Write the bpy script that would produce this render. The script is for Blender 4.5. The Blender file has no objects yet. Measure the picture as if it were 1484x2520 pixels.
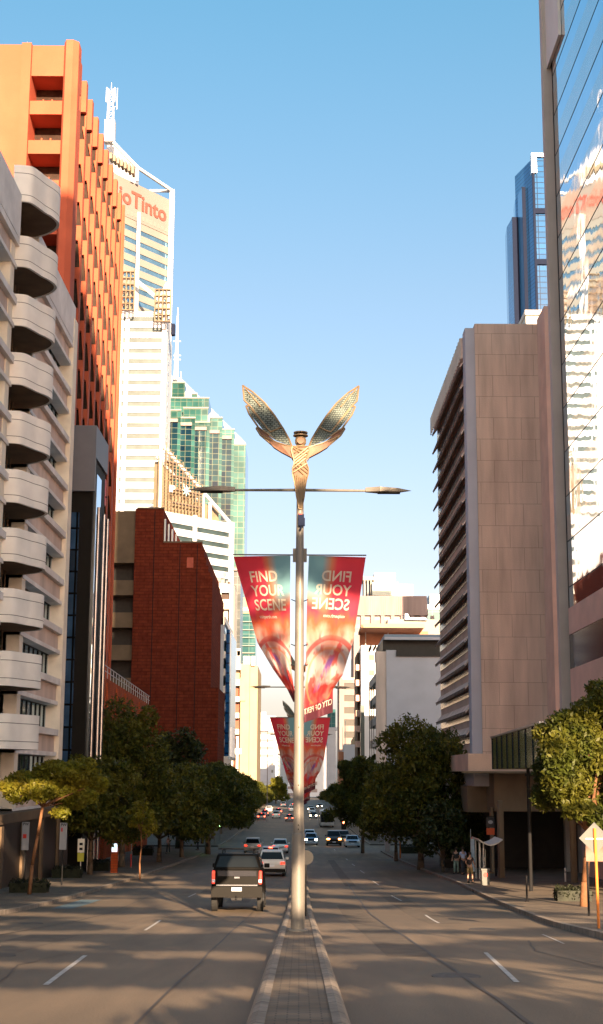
import bpy, bmesh, math, random
import numpy as np
from mathutils import Vector, Matrix
C = bpy.context.scene.collection
R = random.Random(7)
# ---------- camera measurements: a photo pixel (1484 x 2520) at street distance Y gives x and height ----------
F = 3380.
def _n(a):
    l = math.sqrt(sum(t*t for t in a)); return [t/l for t in a]
def _d(a, b): return sum(x*y for x, y in zip(a, b))
YC = _n([-4/F, -645/F, -1]); ZC = [89/F, 17490/F, -1]
_k = _d(YC, ZC); ZC = _n([a-_k*b for a, b in zip(ZC, YC)])
XC = [YC[1]*ZC[2]-YC[2]*ZC[1], YC[2]*ZC[0]-YC[0]*ZC[2], YC[0]*ZC[1]-YC[1]*ZC[0]]
def inv(px, py, Y):
    v = [(px-742)/F, (1260-py)/F, -1]; y = _d(v, YC)
    return _d(v, XC)*Y/y, _d(v, ZC)*Y/y
def XA(px, py, Y): return inv(px, py, Y)[0]
def ZA(px, py, Y): return inv(px, py, Y)[1]
# ---------- ground profile: the street runs downhill away from the camera ----------
GP = [(-400, 4), (-150, 2.2), (-40, -.2), (0, -1.6), (15, -2.5), (33, -3.72), (55, -5.2), (92, -6.6), (135, -7.9), (160, -8.5), (200, -9.2),
      (300, -10.0), (400, -10.5), (600, -11.8), (1000, -14), (3000, -20), (9000, -30)]
def gr(y):
    if y <= GP[0][0]: return GP[0][1]
    for i in range(len(GP)-1):
        a, b = GP[i], GP[i+1]
        if y <= b[0]:
            def sl(j):
                if j <= 0 or j >= len(GP)-1: j = min(max(j, 1), len(GP)-2)
                return (GP[j+1][1]-GP[j-1][1])/(GP[j+1][0]-GP[j-1][0])
            h = b[0]-a[0]; t = (y-a[0])/h; m0, m1 = sl(i)*h, sl(i+1)*h
            return (2*t**3-3*t*t+1)*a[1]+(t**3-2*t*t+t)*m0+(-2*t**3+3*t*t)*b[1]+(t**3-t*t)*m1
    return GP[-1][1]
def lerp(tab, y):
    if y <= tab[0][0]: return tab[0][1]
    for a, b in zip(tab, tab[1:]):
        if y <= b[0]: return a[1]+(b[1]-a[1])*(y-a[0])/(b[0]-a[0])
    return tab[-1][1]
def GY(px, py, dz=.14):      # street distance at which the sight line through a pixel meets the pavement
    lo, hi = 12., 900.
    f = lambda q: ZA(px, py, q)-(gr(q)+dz)
    for k in range(12, 900):
        if f(k) < 0: hi = float(k); lo = k-1.; break
    for _ in range(30):
        mid = (lo+hi)/2
        if f(mid) > 0: lo = mid
        else: hi = mid
    return lo
# ---------- materials ----------
def mat(name, col, rough=.8, metal=0, var=.12, scale=1.5, bump=0, bscale=8, spec=.4, emit=None, es=0, kind=None, col2=None, trans=0, **kw):
    m = bpy.data.materials.new(name); m.use_nodes = True
    nt = m.node_tree; N = nt.nodes; L = nt.links; b = N['Principled BSDF']
    b.inputs['Roughness'].default_value = rough; b.inputs['Metallic'].default_value = metal
    b.inputs['Specular IOR Level'].default_value = spec
    b.inputs['Base Color'].default_value = (*col, 1)
    geo = N.new('ShaderNodeNewGeometry')
    vec = geo.outputs['Position']
    if kw.get('local'):
        tc = N.new('ShaderNodeTexCoord'); vec = tc.outputs['Object']
    last = None
    if kind == 'brick':
        sx = N.new('ShaderNodeSeparateXYZ'); L.new(vec, sx.inputs[0])
        ad = N.new('ShaderNodeMath'); ad.operation = 'ADD'; L.new(sx.outputs[0], ad.inputs[0]); L.new(sx.outputs[1], ad.inputs[1])
        cx = N.new('ShaderNodeCombineXYZ'); L.new(ad.outputs[0], cx.inputs[0]); L.new(sx.outputs[2], cx.inputs[1])
        bt = N.new('ShaderNodeTexBrick'); L.new(cx.outputs[0], bt.inputs['Vector'])
        bt.inputs['Scale'].default_value = 1; bt.inputs['Brick Width'].default_value = kw['bw']; bt.inputs['Row Height'].default_value = kw['bh']
        bt.inputs['Mortar Size'].default_value = kw.get('ms', .015); bt.offset = kw.get('off', .5)
        bt.inputs['Mortar Smooth'].default_value = .3
        bt.inputs['Color1'].default_value = (*col, 1); bt.inputs['Color2'].default_value = (*(col2 or col), 1)
        bt.inputs['Mortar'].default_value = (*kw.get('mortar', (.1, .1, .1)), 1)
        last = bt.outputs['Color']
    elif kind == 'floor':
        bt = N.new('ShaderNodeTexBrick'); L.new(vec, bt.inputs['Vector'])
        bt.inputs['Scale'].default_value = 1; bt.inputs['Brick Width'].default_value = kw['bw']; bt.inputs['Row Height'].default_value = kw['bh']
        bt.inputs['Mortar Size'].default_value = kw.get('ms', .015)
        bt.inputs['Color1'].default_value = (*col, 1); bt.inputs['Color2'].default_value = (*(col2 or col), 1)
        bt.inputs['Mortar'].default_value = (*kw.get('mortar', (.1, .1, .1)), 1)
        last = bt.outputs['Color']
    if var > 0:
        ns = N.new('ShaderNodeTexNoise'); ns.inputs['Scale'].default_value = scale; ns.inputs['Detail'].default_value = 6; L.new(vec, ns.inputs['Vector'])
        if kw.get('stretch'):
            mp = N.new('ShaderNodeMapping'); mp.inputs['Scale'].default_value = kw['stretch']; L.new(vec, mp.inputs[0]); L.new(mp.outputs[0], ns.inputs['Vector'])
        rp = N.new('ShaderNodeMapRange'); rp.inputs['From Min'].default_value = .3; rp.inputs['From Max'].default_value = .7
        rp.inputs['To Min'].default_value = 1-var; rp.inputs['To Max'].default_value = 1+var; L.new(ns.outputs['Fac'], rp.inputs['Value'])
        mx = N.new('ShaderNodeMix'); mx.data_type = 'RGBA'; mx.blend_type = 'MULTIPLY'; mx.inputs[0].default_value = 1
        if last: L.new(last, mx.inputs[6])
        else: mx.inputs[6].default_value = (*col, 1)
        L.new(rp.outputs[0], mx.inputs[7]); last = mx.outputs[2]
        if col2 and kind is None:
            m2 = N.new('ShaderNodeMix'); m2.data_type = 'RGBA'; m2.inputs[7].default_value = (*col2, 1)
            n2 = N.new('ShaderNodeTexNoise'); n2.inputs['Scale'].default_value = kw.get('s2', .7); n2.inputs['Detail'].default_value = 4; L.new(vec, n2.inputs['Vector'])
            r2 = N.new('ShaderNodeMapRange'); r2.inputs['From Min'].default_value = .42; r2.inputs['From Max'].default_value = .6; L.new(n2.outputs['Fac'], r2.inputs['Value'])
            L.new(r2.outputs[0], m2.inputs[0]); L.new(last, m2.inputs[6]); last = m2.outputs[2]
    if last: L.new(last, b.inputs['Base Color'])
    if bump:
        nb = N.new('ShaderNodeTexNoise'); nb.inputs['Scale'].default_value = bscale; nb.inputs['Detail'].default_value = kw.get('bdet', 3); L.new(vec, nb.inputs['Vector'])
        bp = N.new('ShaderNodeBump'); bp.inputs['Strength'].default_value = bump; bp.inputs['Distance'].default_value = kw.get('bd', .05)
        L.new(nb.outputs['Fac'], bp.inputs['Height']); L.new(bp.outputs[0], b.inputs['Normal'])
    if emit: b.inputs['Emission Color'].default_value = (*emit, 1); b.inputs['Emission Strength'].default_value = es
    if trans:
        tr = N.new('ShaderNodeBsdfTranslucent'); L.new(last, tr.inputs[0]) if last else None
        ms = N.new('ShaderNodeMixShader'); ms.inputs[0].default_value = trans
        L.new(b.outputs[0], ms.inputs[1]); L.new(tr.outputs[0], ms.inputs[2]); L.new(ms.outputs[0], N['Material Output'].inputs[0])
    return m
M = {}
M['asphalt'] = mat('asphalt', (.158, .114, .074), .7, var=.28, scale=.5, bump=.5, bscale=30, bd=.02, col2=(.122, .091, .061), s2=.14, stretch=(3, .25, 1))
M['asphaltdark'] = mat('asphalt_patch', (.095, .073, .053), .8, var=.3, scale=2)
M['tar'] = mat('tar_seam', (.035, .03, .026), .6, var=.2)
M['ironcover'] = mat('iron_cover', (.07, .06, .05), .6, .4, var=.3, scale=12)
M['paver'] = mat('paver', (.19, .145, .10), .85, kind='floor', bw=.4, bh=.2, col2=(.11, .085, .065), mortar=(.05, .04, .035), var=.25, scale=.6)
M['medpaver'] = mat('median_paver', (.19, .135, .088), .85, kind='floor', bw=.22, bh=.11, col2=(.12, .1, .08), mortar=(.06, .05, .045), ms=.008, var=.3, scale=1.2)
M['kerb'] = mat('kerb', (.25, .205, .165), .8, kind='floor', bw=9, bh=1.0, ms=.02, col2=(.20, .165, .135), mortar=(.06, .05, .04), var=.3, scale=2.5, bump=.3, bscale=15)
M['ground'] = mat('ground', (.10, .09, .075), .9, var=.3, scale=.1)
M['line'] = mat('line_paint', (.42, .40, .38), .6, var=.3, scale=6)
M['bluepaint'] = mat('blue_patch', (.09, .14, .17), .7, var=.35, scale=5)
M['greyconc'] = mat('grey_concrete', (.74, .71, .69), .85, var=.14, scale=.8, bump=.25, bscale=6, col2=(.64, .60, .58), s2=.35)
M['cream'] = mat('cream_concrete', (.78, .71, .60), .8, var=.12, scale=.9, bump=.2, bscale=8)
M['balc'] = mat('balcony_concrete', (.80, .77, .73), .8, var=.08, scale=.8, bump=.15, bscale=12)
M['pinkconc'] = mat('stained_concrete', (.58, .46, .40), .85, var=.25, scale=.5, stretch=(1, 1, .2), bump=.2)
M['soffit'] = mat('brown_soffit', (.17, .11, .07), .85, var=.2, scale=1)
M['joint'] = mat('joint_grey', (.12, .11, .1), .9, var=.1)
M['winblue'] = mat('blue_window', (.26, .46, .60), .06, .85, var=.25, scale=.25, bump=.15, bscale=.6)
M['windark'] = mat('dark_window', (.05, .055, .06), .08, .3, var=.3, scale=.4, spec=.8)
M['redterra'] = mat('terracotta_concrete', (.44, .093, .046), .85, var=.10, scale=.5, bump=.2, bscale=5, col2=(.40, .080, .038), s2=.12)
M['redwin'] = mat('brown_window', (.04, .022, .015), .2, .1, var=.3)
M['brick'] = mat('red_brick', (.150, .028, .013), .95, spec=.05, kind='brick', bw=1.6, bh=.55, ms=.06, col2=(.118, .021, .011), mortar=(.085, .018, .010), var=.22, scale=1.2, bump=.3, bscale=6)
M['brick2'] = mat('orange_brick', (.50, .10, .035), .95, spec=.05, kind='brick', bw=.5, bh=.17, ms=.02, col2=(.42, .08, .03), mortar=(.25, .08, .04), var=.25, scale=.5)
M['brownconc'] = mat('brown_concrete', (.13, .085, .05), .9, var=.2, scale=.4)
M['white'] = mat('white_cladding', (.48, .50, .55), .6, var=.05, scale=.15)
M['whitebeige'] = mat('beige_stone', (.20, .195, .185), .6, var=.08, scale=.1)
M['offwhite'] = mat('offwhite_render', (.56, .53, .48), .7, var=.08, scale=.3)
M['beige'] = mat('beige_render', (.33, .26, .17), .8, var=.08, scale=.3)
M['greyblue'] = mat('grey_render', (.46, .45, .50), .8, var=.06, scale=.4)
M['brwngrey'] = mat('brown_grey_concrete', (.24, .19, .19), .85, var=.15, scale=.3, stretch=(2, 2, .3))
M['wingrey'] = mat('grey_window', (.035, .055, .06), .3, .1, var=.3, scale=.4)
M['signbeige'] = mat('sign_band', (.20, .178, .17), .6, var=.06, scale=.1)
M['signred'] = mat('sign_letters', (.27, .065, .05), .6, var=.03)
M['greenglass'] = mat('green_glass', (.018, .068, .064), .04, .12, spec=.4, kind='brick', bw=2.4, bh=2.2, ms=.10, off=0, col2=(.04, .13, .125), mortar=(.12, .155, .12), var=.45, scale=.06)
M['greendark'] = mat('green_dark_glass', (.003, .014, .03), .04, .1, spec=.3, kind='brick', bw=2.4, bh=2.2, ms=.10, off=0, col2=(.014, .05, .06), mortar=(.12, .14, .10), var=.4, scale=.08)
M['teal'] = mat('teal_glass', (.045, .13, .14), .05, .2, kind='brick', bw=3, bh=3.2, ms=.12, off=0, col2=(.03, .09, .1), mortar=(.14, .2, .19), var=.3, scale=.1)
M['bluegrid'] = mat('blue_grid_glass', (.010, .060, .17), .04, .1, spec=.3, kind='brick', bw=3.4, bh=1.9, ms=.16, off=0, col2=(.014, .08, .22), mortar=(.004, .015, .05), var=.2, scale=.05)
M['blueplain'] = mat('blue_plain_glass', (.09, .32, .62), .05, .35, var=.1, scale=.05)
M['bluediag'] = mat('blue_side_glass', (.05, .19, .42), .05, .3, kind='brick', bw=60, bh=1.3, ms=.1, off=0, mortar=(.03, .07, .16), var=.15, scale=.1)
M['navy'] = mat('navy_frame', (.010, .015, .035), .7, var=.1, spec=.05)
M['tan'] = mat('tan_panels', (.62, .46, .37), .9, kind='brick', bw=2.6, bh=2.06, ms=.03, off=.5, col2=(.585, .43, .345), mortar=(.40, .29, .23), var=.2, scale=.6, stretch=(1.6, 1.6, .22), bump=.35, bscale=9)
M['tanplain'] = mat('tan_plain', (.60, .43, .34), .9, var=.15, scale=.6, bump=.3, bscale=9)
M['pinktan'] = mat('pink_tan', (.68, .45, .36), .85, var=.1, scale=.5, bump=.2)
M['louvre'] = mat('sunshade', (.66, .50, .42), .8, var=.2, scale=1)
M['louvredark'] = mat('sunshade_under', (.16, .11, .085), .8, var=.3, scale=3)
M['mirror'] = mat('mirror_glass', (.52, .68, .84), .02, 1, var=.06, scale=.3, bump=.10, bscale=.55, bd=.06, bdet=1)
M['mirrorband'] = mat('mirror_spandrel', (.66, .64, .66), .035, .93, var=.05, scale=.3, bump=.10, bscale=.55, bd=.06, bdet=1)
M['podium'] = mat('podium_concrete', (.20, .145, .095), .9, var=.22, scale=.7, stretch=(1, 1, .4))
M['black'] = mat('black_metal', (.012, .012, .013), .5, spec=.15, var=.1)
M['colgrey'] = mat('frame_concrete', (.48, .42, .38), .7, var=.08, scale=.5)
M['fascia'] = mat('fascia_panel', (.66, .62, .56), .6, var=.06, scale=.5)
M['greenbox'] = mat('green_wall_glass', (.17, .21, .09), .15, .1, var=.35, scale=.9, stretch=(2, 2, .3), spec=.6)
M['alu'] = mat('aluminium', (.55, .55, .55), .35, .7, var=.08)
M['pole'] = mat('pole_paint', (.17, .155, .135), .45, .15, var=.10, scale=3, stretch=(4, 4, .6))
M['gold'] = mat('gold_metal', (.24, .17, .10), .5, .3, var=.15, scale=5)
M['bronze'] = mat('bronze_dark', (.13, .065, .04), .55, .3, var=.2, scale=5)
M['wingglass'] = mat('wing_glass', (.16, .20, .185), .7, 0, spec=.1, kind='brick', bw=.075, bh=.05, ms=.009, off=.4, col2=(.20, .235, .215), mortar=(.04, .05, .05), var=.25, scale=5, trans=.12)
M['bark'] = mat('bark', (.11, .075, .05), .9, var=.35, scale=4, bump=.6, bscale=20)
M['orangebark'] = mat('young_bark', (.17, .075, .032), .8, var=.25, scale=4, bump=.4, bscale=20)
M['leaf'] = mat('leaf', (.050, .062, .008), .55, var=.45, scale=1.3, col2=(.110, .108, .012), s2=.9, trans=.3, spec=.3)
M['leafy'] = mat('young_leaf', (.15, .15, .014), .5, var=.4, scale=1.6, col2=(.20, .17, .016), s2=1.1, trans=.4, spec=.3)
M['leafd'] = mat('dark_leaf', (.032, .042, .009), .55, var=.4, scale=1.3, col2=(.035, .045, .008), trans=.25)
M['hedge'] = mat('hedge_leaf', (.016, .02, .007), .6, var=.4, scale=3, trans=.2)
M['tyre'] = mat('tyre', (.012, .012, .012), .85, var=.2)
M['rim'] = mat('rim', (.35, .35, .36), .3, .8, var=.05)
M['carglass'] = mat('car_glass', (.010, .012, .014), .05, 0, var=.05, spec=.25)
M['tail'] = mat('tail_light', (.75, .02, .01), .25, var=.05, emit=(1, .06, .03), es=.45)
M['brake'] = mat('brake_light', (.8, .02, .01), .25, var=.05, emit=(1, .05, .02), es=6)
M['head'] = mat('head_lamp', (.9, .9, .8), .1, var=.02, emit=(1, .72, .42), es=14)
M['amber'] = mat('amber_lamp', (.9, .35, .05), .2, var=.02, emit=(1, .33, .06), es=8)
M['headoff'] = mat('head_lamp_off', (.6, .62, .65), .1, .3, var=.02)
M['plate'] = mat('plate_white', (.7, .72, .78), .5, var=.05)
M['trimblack'] = mat('trim_black', (.012, .011, .010), .6, var=.1, spec=.08)
M['steel'] = mat('column_steel', (.22, .22, .24), .25, .8, var=.2)
M['chrome'] = mat('chrome', (.5, .52, .58), .15, .9, var=.03)
M['greenlamp'] = mat('green_lamp', (.2, .9, .3), .3, var=.02, emit=(.35, 1, .25), es=16)
M['redlamp'] = mat('red_lamp', (.9, .1, .05), .3, var=.02, emit=(1, .10, .04), es=10)
M['orange'] = mat('orange_paint', (.72, .20, .03), .5, var=.08)
M['signgrey'] = mat('sign_back', (.10, .105, .10), .6, 0, var=.08)
M['signwhite'] = mat('sign_white', (.32, .32, .34), .5, var=.05)
M['redpaint'] = mat('red_paint', (.55, .03, .02), .5, var=.08)
M['yellow'] = mat('yellow_paint', (.50, .45, .05), .5, var=.08)
M['darkshop'] = mat('shop_dark', (.018, .014, .012), .5, var=.3)
M['skin'] = mat('skin', (.45, .26, .18), .6, var=.05)
M['hair'] = mat('hair', (.03, .02, .015), .8, var=.2)
M['bluesign'] = mat('sign_teal', (.05, .25, .36), .5, var=.03)
M['scaff'] = mat('scaffold', (.22, .17, .115), .6, var=.15, scale=.5)
M['copper'] = mat('copper_louvre', (.36, .15, .08), .7, var=.15, scale=.5)
M['poster'] = mat('poster_black', (.03, .03, .035), .4, var=.1)
def paint(name, col, rough=.3, metal=.2):
    return mat(name, col, rough, metal, var=.04, scale=2, spec=.6)
# ---------- mesh builder ----------
ALLX = []
class MB:
    def __init__(s): s.v = []; s.f = []; s.uv = None
    def add(s, vs, fs):
        o = len(s.v); s.v += [tuple(v) for v in vs]; s.f += [tuple(i+o for i in f) for f in fs]; return s
    def box(s, x0, x1, y0, y1, z0, z1):
        if x0 > x1: x0, x1 = x1, x0
        if y0 > y1: y0, y1 = y1, y0
        if z0 > z1: z0, z1 = z1, z0
        return s.add([(x0,y0,z0),(x1,y0,z0),(x1,y1,z0),(x0,y1,z0),(x0,y0,z1),(x1,y0,z1),(x1,y1,z1),(x0,y1,z1)],
                     [(0,3,2,1),(4,5,6,7),(0,1,5,4),(1,2,6,5),(2,3,7,6),(3,0,4,7)])
    def prism(s, poly, z0, z1):
        n = len(poly)
        a = sum(poly[i][0]*poly[(i+1)%n][1]-poly[(i+1)%n][0]*poly[i][1] for i in range(n))
        if a < 0: poly = poly[::-1]
        vs = [(x, y, z0) for x, y in poly]+[(x, y, z1) for x, y in poly]
        return s.add(vs, [tuple(range(n-1, -1, -1)), tuple(range(n, 2*n))]+[(i, (i+1)%n, n+(i+1)%n, n+i) for i in range(n)])
    def slab_xz(s, poly, y0, y1):      # polygon in x,z given a thickness along y
        n = len(poly)
        vs = [(x, y0, z) for x, z in poly]+[(x, y1, z) for x, z in poly]
        return s.add(vs, [tuple(range(n)), tuple(range(2*n-1, n-1, -1))]+[(i, n+i, n+(i+1)%n, (i+1)%n) for i in range(n)])
    def slab_yz(s, poly, x0, x1):
        n = len(poly)
        vs = [(x0, y, z) for y, z in poly]+[(x1, y, z) for y, z in poly]
        return s.add(vs, [tuple(range(n)), tuple(range(2*n-1, n-1, -1))]+[(i, n+i, n+(i+1)%n, (i+1)%n) for i in range(n)])
    def tube(s, p0, p1, r0, r1=None, n=8):
        r1 = r0 if r1 is None else r1
        p0 = Vector(p0); p1 = Vector(p1); d = (p1-p0).normalized()
        u = d.cross(Vector((0, 0, 1)) if abs(d.z) < .9 else Vector((1, 0, 0))).normalized(); w = d.cross(u)
        vs = []
        for p, r in ((p0, r0), (p1, r1)):
            for k in range(n):
                a = 2*math.pi*k/n; vs.append(p+u*math.cos(a)*r+w*math.sin(a)*r)
        return s.add(vs, [tuple(range(n-1, -1, -1)), tuple(range(n, 2*n))]+[(k, (k+1)%n, n+(k+1)%n, n+k) for k in range(n)])
    def path(s, pts, rs, n=7):
        if not hasattr(rs, '__len__'): rs = [rs]*len(pts)
        for a, b, r0, r1 in zip(pts, pts[1:], rs, rs[1:]): s.tube(a, b, r0, r1, n)
        return s
    def lathe(s, prof, cx=0, cy=0, n=20, ax='z'):
        o = []
        for r, z in prof:
            for k in range(n):
                a = 2*math.pi*k/n
                o.append((cx+r*math.cos(a), cy+r*math.sin(a), z) if ax == 'z' else (z, cx+r*math.cos(a), cy+r*math.sin(a)))
        m = len(prof)
        fs = [(j*n+k, j*n+(k+1)%n, (j+1)*n+(k+1)%n, (j+1)*n+k) for j in range(m-1) for k in range(n)]
        fs += [tuple(range(n-1, -1, -1)), tuple((m-1)*n+k for k in range(n))]
        return s.add(o, fs)
    def fbox(s, A, B, t0, t1, z0, z1, d0, d1):   # box on the wall running from A to B (metres t along it), d outward (right-hand side of A->B)
        ax, ay = A; bx, by = B; l = math.hypot(bx-ax, by-ay); ux, uy = (bx-ax)/l, (by-ay)/l; nx, ny = uy, -ux
        P = lambda t, d: (ax+ux*t+nx*d, ay+uy*t+ny*d)
        return s.prism([P(t0, d0), P(t1, d0), P(t1, d1), P(t0, d1)], z0, z1)
    def build(s, name, m, parent=None, smooth=False, bevel=0, world=True):
        me = bpy.data.meshes.new(name)
        off = Vector((0, 0, 0))
        if parent is not None and world:
            p = parent
            while p is not None: off += p.location; p = p.parent
        me.from_pydata([tuple(Vector(v)-off) for v in s.v], [], s.f)
        if bevel or True:
            bm = bmesh.new(); bm.from_mesh(me)
            bmesh.ops.recalc_face_normals(bm, faces=bm.faces)
            if bevel:
                bmesh.ops.bevel(bm, geom=[e for e in bm.edges if len(e.link_faces) == 2 and e.calc_face_angle(0) > .5], offset=bevel, segments=2, affect='EDGES', profile=.6)
            bm.to_mesh(me); bm.free()
        me.materials.append(M[m] if isinstance(m, str) else m)
        if smooth:
            for p in me.polygons: p.use_smooth = True
        o = bpy.data.objects.new(name, me); C.objects.link(o)
        if parent is not None: o.parent = parent
        return o
def tag(o, label, cat, group=None, kind=None):
    if label: o['label'] = label
    if cat: o['category'] = cat
    if group: o['group'] = group
    if kind: o['kind'] = kind
    return o
def struct(o): o['kind'] = 'structure'; return o
def thing(name, label, cat, loc=(0, 0, 0), group=None, rz=0):
    o = bpy.data.objects.new(name, None); C.objects.link(o); o.location = loc; o.rotation_euler = (0, 0, rz); o.empty_display_size = .3
    return tag(o, label, cat, group)
def dup(root, loc, label, group=None, rz=None, sc=None):
    def cp(o, par):
        c = o.copy(); C.objects.link(c); c.parent = par
        for ch in o.children: cp(ch, c)
        return c
    r = cp(root, None); r.location = loc
    if rz is not None: r.rotation_euler = (0, 0, rz)
    if sc: r.scale = (sc, sc, sc) if not hasattr(sc, '__len__') else sc
    if label: r['label'] = label
    if group: r['group'] = group
    return r
def bl(name, label, cat, x, y): return thing(name, label, cat, (x, y, gr(y)))
def text_mesh(s, size, bold=.012, align='LEFT'):
    cu = bpy.data.curves.new('t', 'FONT'); cu.body = s; cu.size = size; cu.offset = bold*size; cu.align_x = align; cu.resolution_u = 3
    o = bpy.data.objects.new('t', cu); C.objects.link(o)
    dg = bpy.context.evaluated_depsgraph_get(); me = bpy.data.meshes.new_from_object(o.evaluated_get(dg))
    bpy.data.objects.remove(o); bpy.data.curves.remove(cu)
    bm = bmesh.new(); bm.from_mesh(me); bmesh.ops.triangulate(bm, faces=bm.faces)
    bmesh.ops.subdivide_edges(bm, edges=[e for e in bm.edges if e.calc_length() > size*.25], cuts=2)
    vs = [tuple(v.co) for v in bm.verts]; fs = [tuple(v.index for v in f.verts) for f in bm.faces]
    bm.free(); bpy.data.meshes.remove(me)
    return vs, fs
def sign_text(s, size, origin, ux, uz, m, parent, bold=.012, name='lettering', th=.02):
    vs, fs = text_mesh(s, size, bold)
    O = Vector(origin); U = Vector(ux); W = Vector(uz); nrm = U.cross(W)
    mb = MB(); n = len(vs)
    mb.add([O+U*v[0]+W*v[1]+nrm*th for v in vs]+[O+U*v[0]+W*v[1] for v in vs], fs+[tuple(i+n for i in f[::-1]) for f in fs])
    return mb.build(name, m, parent)
# ================= ground, road, median =================
YS = [-250, -150, -100, -60, -40, -25, -15, -8] + [i*3 for i in range(0, 60)] + [180+i*10 for i in range(0, 30)] + [480+i*60 for i in range(1, 30)] + [3000, 6000]
def strip(name, m, xl, xr, dz, y0=-250, y1=2600, depth=0):
    mb = MB(); ys = sorted(set([y0]+[y for y in YS if y0 < y < y1]+[y1])); vs = []; fs = []
    for y in ys:
        a, b = xl(y) if callable(xl) else xl, xr(y) if callable(xr) else xr
        z = gr(y)+dz; vs += [(a, y, z), (b, y, z), (a, y, z-depth), (b, y, z-depth)]
    for i in range(len(ys)-1):
        o = 4*i; fs.append((o, o+1, o+5, o+4))
        if depth: fs += [(o, o+4, o+6, o+2), (o+1, o+3, o+7, o+5)]
    if depth: fs += [(0, 2, 3, 1), (4*len(ys)-4, 4*len(ys)-3, 4*len(ys)-1, 4*len(ys)-2)]
    if not depth:
        keep = [i for i in range(len(vs)) if i % 4 < 2]; mp = {k: j for j, k in enumerate(keep)}
        vs = [vs[k] for k in keep]; fs = [tuple(mp[i] for i in f) for f in fs]
    return mb.add(vs, fs).build(name, m)
g = MB(); ys = [-400]+YS+[9000]; vs = []; fs = []; xs = [-6000, -600, -60, 0, 60, 600, 6000]
for y in ys: vs += [(x, y, gr(y)-.06) for x in xs]
for j in range(len(ys)-1):
    for i in range(len(xs)-1):
        a = j*len(xs)+i; fs.append((a, a+1, a+len(xs)+1, a+len(xs)))
struct(g.add(vs, fs).build('ground', 'ground'))
KL = [(-250, -10.2), (45, -10.6), (60, -10.4), (150, -9.9), (3000, -9.6)]
KR = [(-250, 6.9), (30, 6.9), (40, 7.3), (52, 8.3), (60, 8.6), (70, 8.9), (85, 9.3), (140, 9.0), (3000, 9.4)]
kl = lambda y: lerp(KL, y); krr = lambda y: lerp(KR, y)
struct(strip('road', 'asphalt', kl, krr, 0))
struct(strip('cross_street', 'asphalt', -10.0, 60, .004-.01, 157, 181))
struct(strip('cross_street', 'asphalt', -60, -9.7, .004-.01, 150, 172))
for (nm, kx, sgn, spans) in (('footpath', kl, -1, [(-250, 150), (172, 2600)]), ('footpath', krr, 1, [(-250, 157), (181, 2600)])):
    for a, b in spans:
        if sgn < 0:
            struct(strip(nm, 'paver', -40, lambda y: kx(y)-.2, .14, a, b, .3))
            struct(strip('kerb', 'kerb', lambda y: kx(y)-.2, kx, .15, a, b, .3))
        else:
            struct(strip(nm, 'paver', lambda y: kx(y)+.2, 40, .14, a, b, .3))
            struct(strip('kerb', 'kerb', kx, lambda y: kx(y)+.2, .15, a, b, .3))
# median: brick infill between two rounded kerbs
struct(strip('median', 'medpaver', -.31, .31, .15, -60, 154, .3))
struct(strip('median', 'medpaver', -.31, .31, .15, 178, 1400, .3))
def mkerb(x0, s, a, b):
    mb = MB(); ys = sorted(set([a]+[y for y in YS if a < y < b]+[b])); prof = [(0, -.2), (0, .165), (.08, .175), (.14, .15), (.20, .05), (.21, -.2)]
    vs = []; fs = []; n = len(prof)
    for y in ys: vs += [(x0+s*p, y, gr(y)+q) for p, q in prof]
    for i in range(len(ys)-1):
        for k in range(n-1): fs.append((i*n+k, i*n+k+1, (i+1)*n+k+1, (i+1)*n+k))
    fs += [tuple(range(n)), tuple((len(ys)-1)*n+k for k in range(n))]
    return struct(mb.add(vs, fs).build('median_kerb', 'kerb'))
for a, b in ((-60, 154), (178, 1400)):
    mkerb(.31, 1, a, b); mkerb(-.31, -1, a, b)
# lane dashes
for (x0, y0, x1, y1) in ((112, 2425, 210, 2352), (357, 2290, 395, 2265), (463, 2208, 482, 2199), (530, 2172, 540, 2167), (1195, 2345, 1272, 2418), (1047, 2252, 1080, 2272), (963, 2204, 988, 2217), (917, 2168, 932, 2178), (886, 2142, 897, 2149), (866, 2126, 873, 2131), (851, 2113, 856, 2117), (1335, 2300, 1388, 2323), (822, 2090, 825, 2093)):
    ya, yb = sorted((GY(x0, y0, 0), GY(x1, y1, 0))); xa = XA(x0, y0, GY(x0, y0, 0)); xb = XA(x1, y1, GY(x1, y1, 0)); w = .04 if y0 != 2300 else .025
    if GY(x0, y0, 0) > GY(x1, y1, 0): xa, xb = xb, xa
    n = 5; vs = []
    for k in range(n+1): yy = ya+(yb-ya)*k/n; xx = xa+(xb-xa)*k/n; vs += [(xx-w, yy, gr(yy)+.008), (xx+w, yy, gr(yy)+.008)]
    struct(MB().add(vs, [(2*k, 2*k+1, 2*k+3, 2*k+2) for k in range(n)]).build('lane_marking', 'line'))
mb = MB(); ysx = [56+k for k in range(9)]; vs = []
for y in ysx: vs += [(-9.8, y, gr(y)+.007), (-8.9, y, gr(y)+.007)]
struct(mb.add(vs, [(2*k, 2*k+1, 2*k+3, 2*k+2) for k in range(8)]).build('road_patch', 'bluepaint'))

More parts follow.
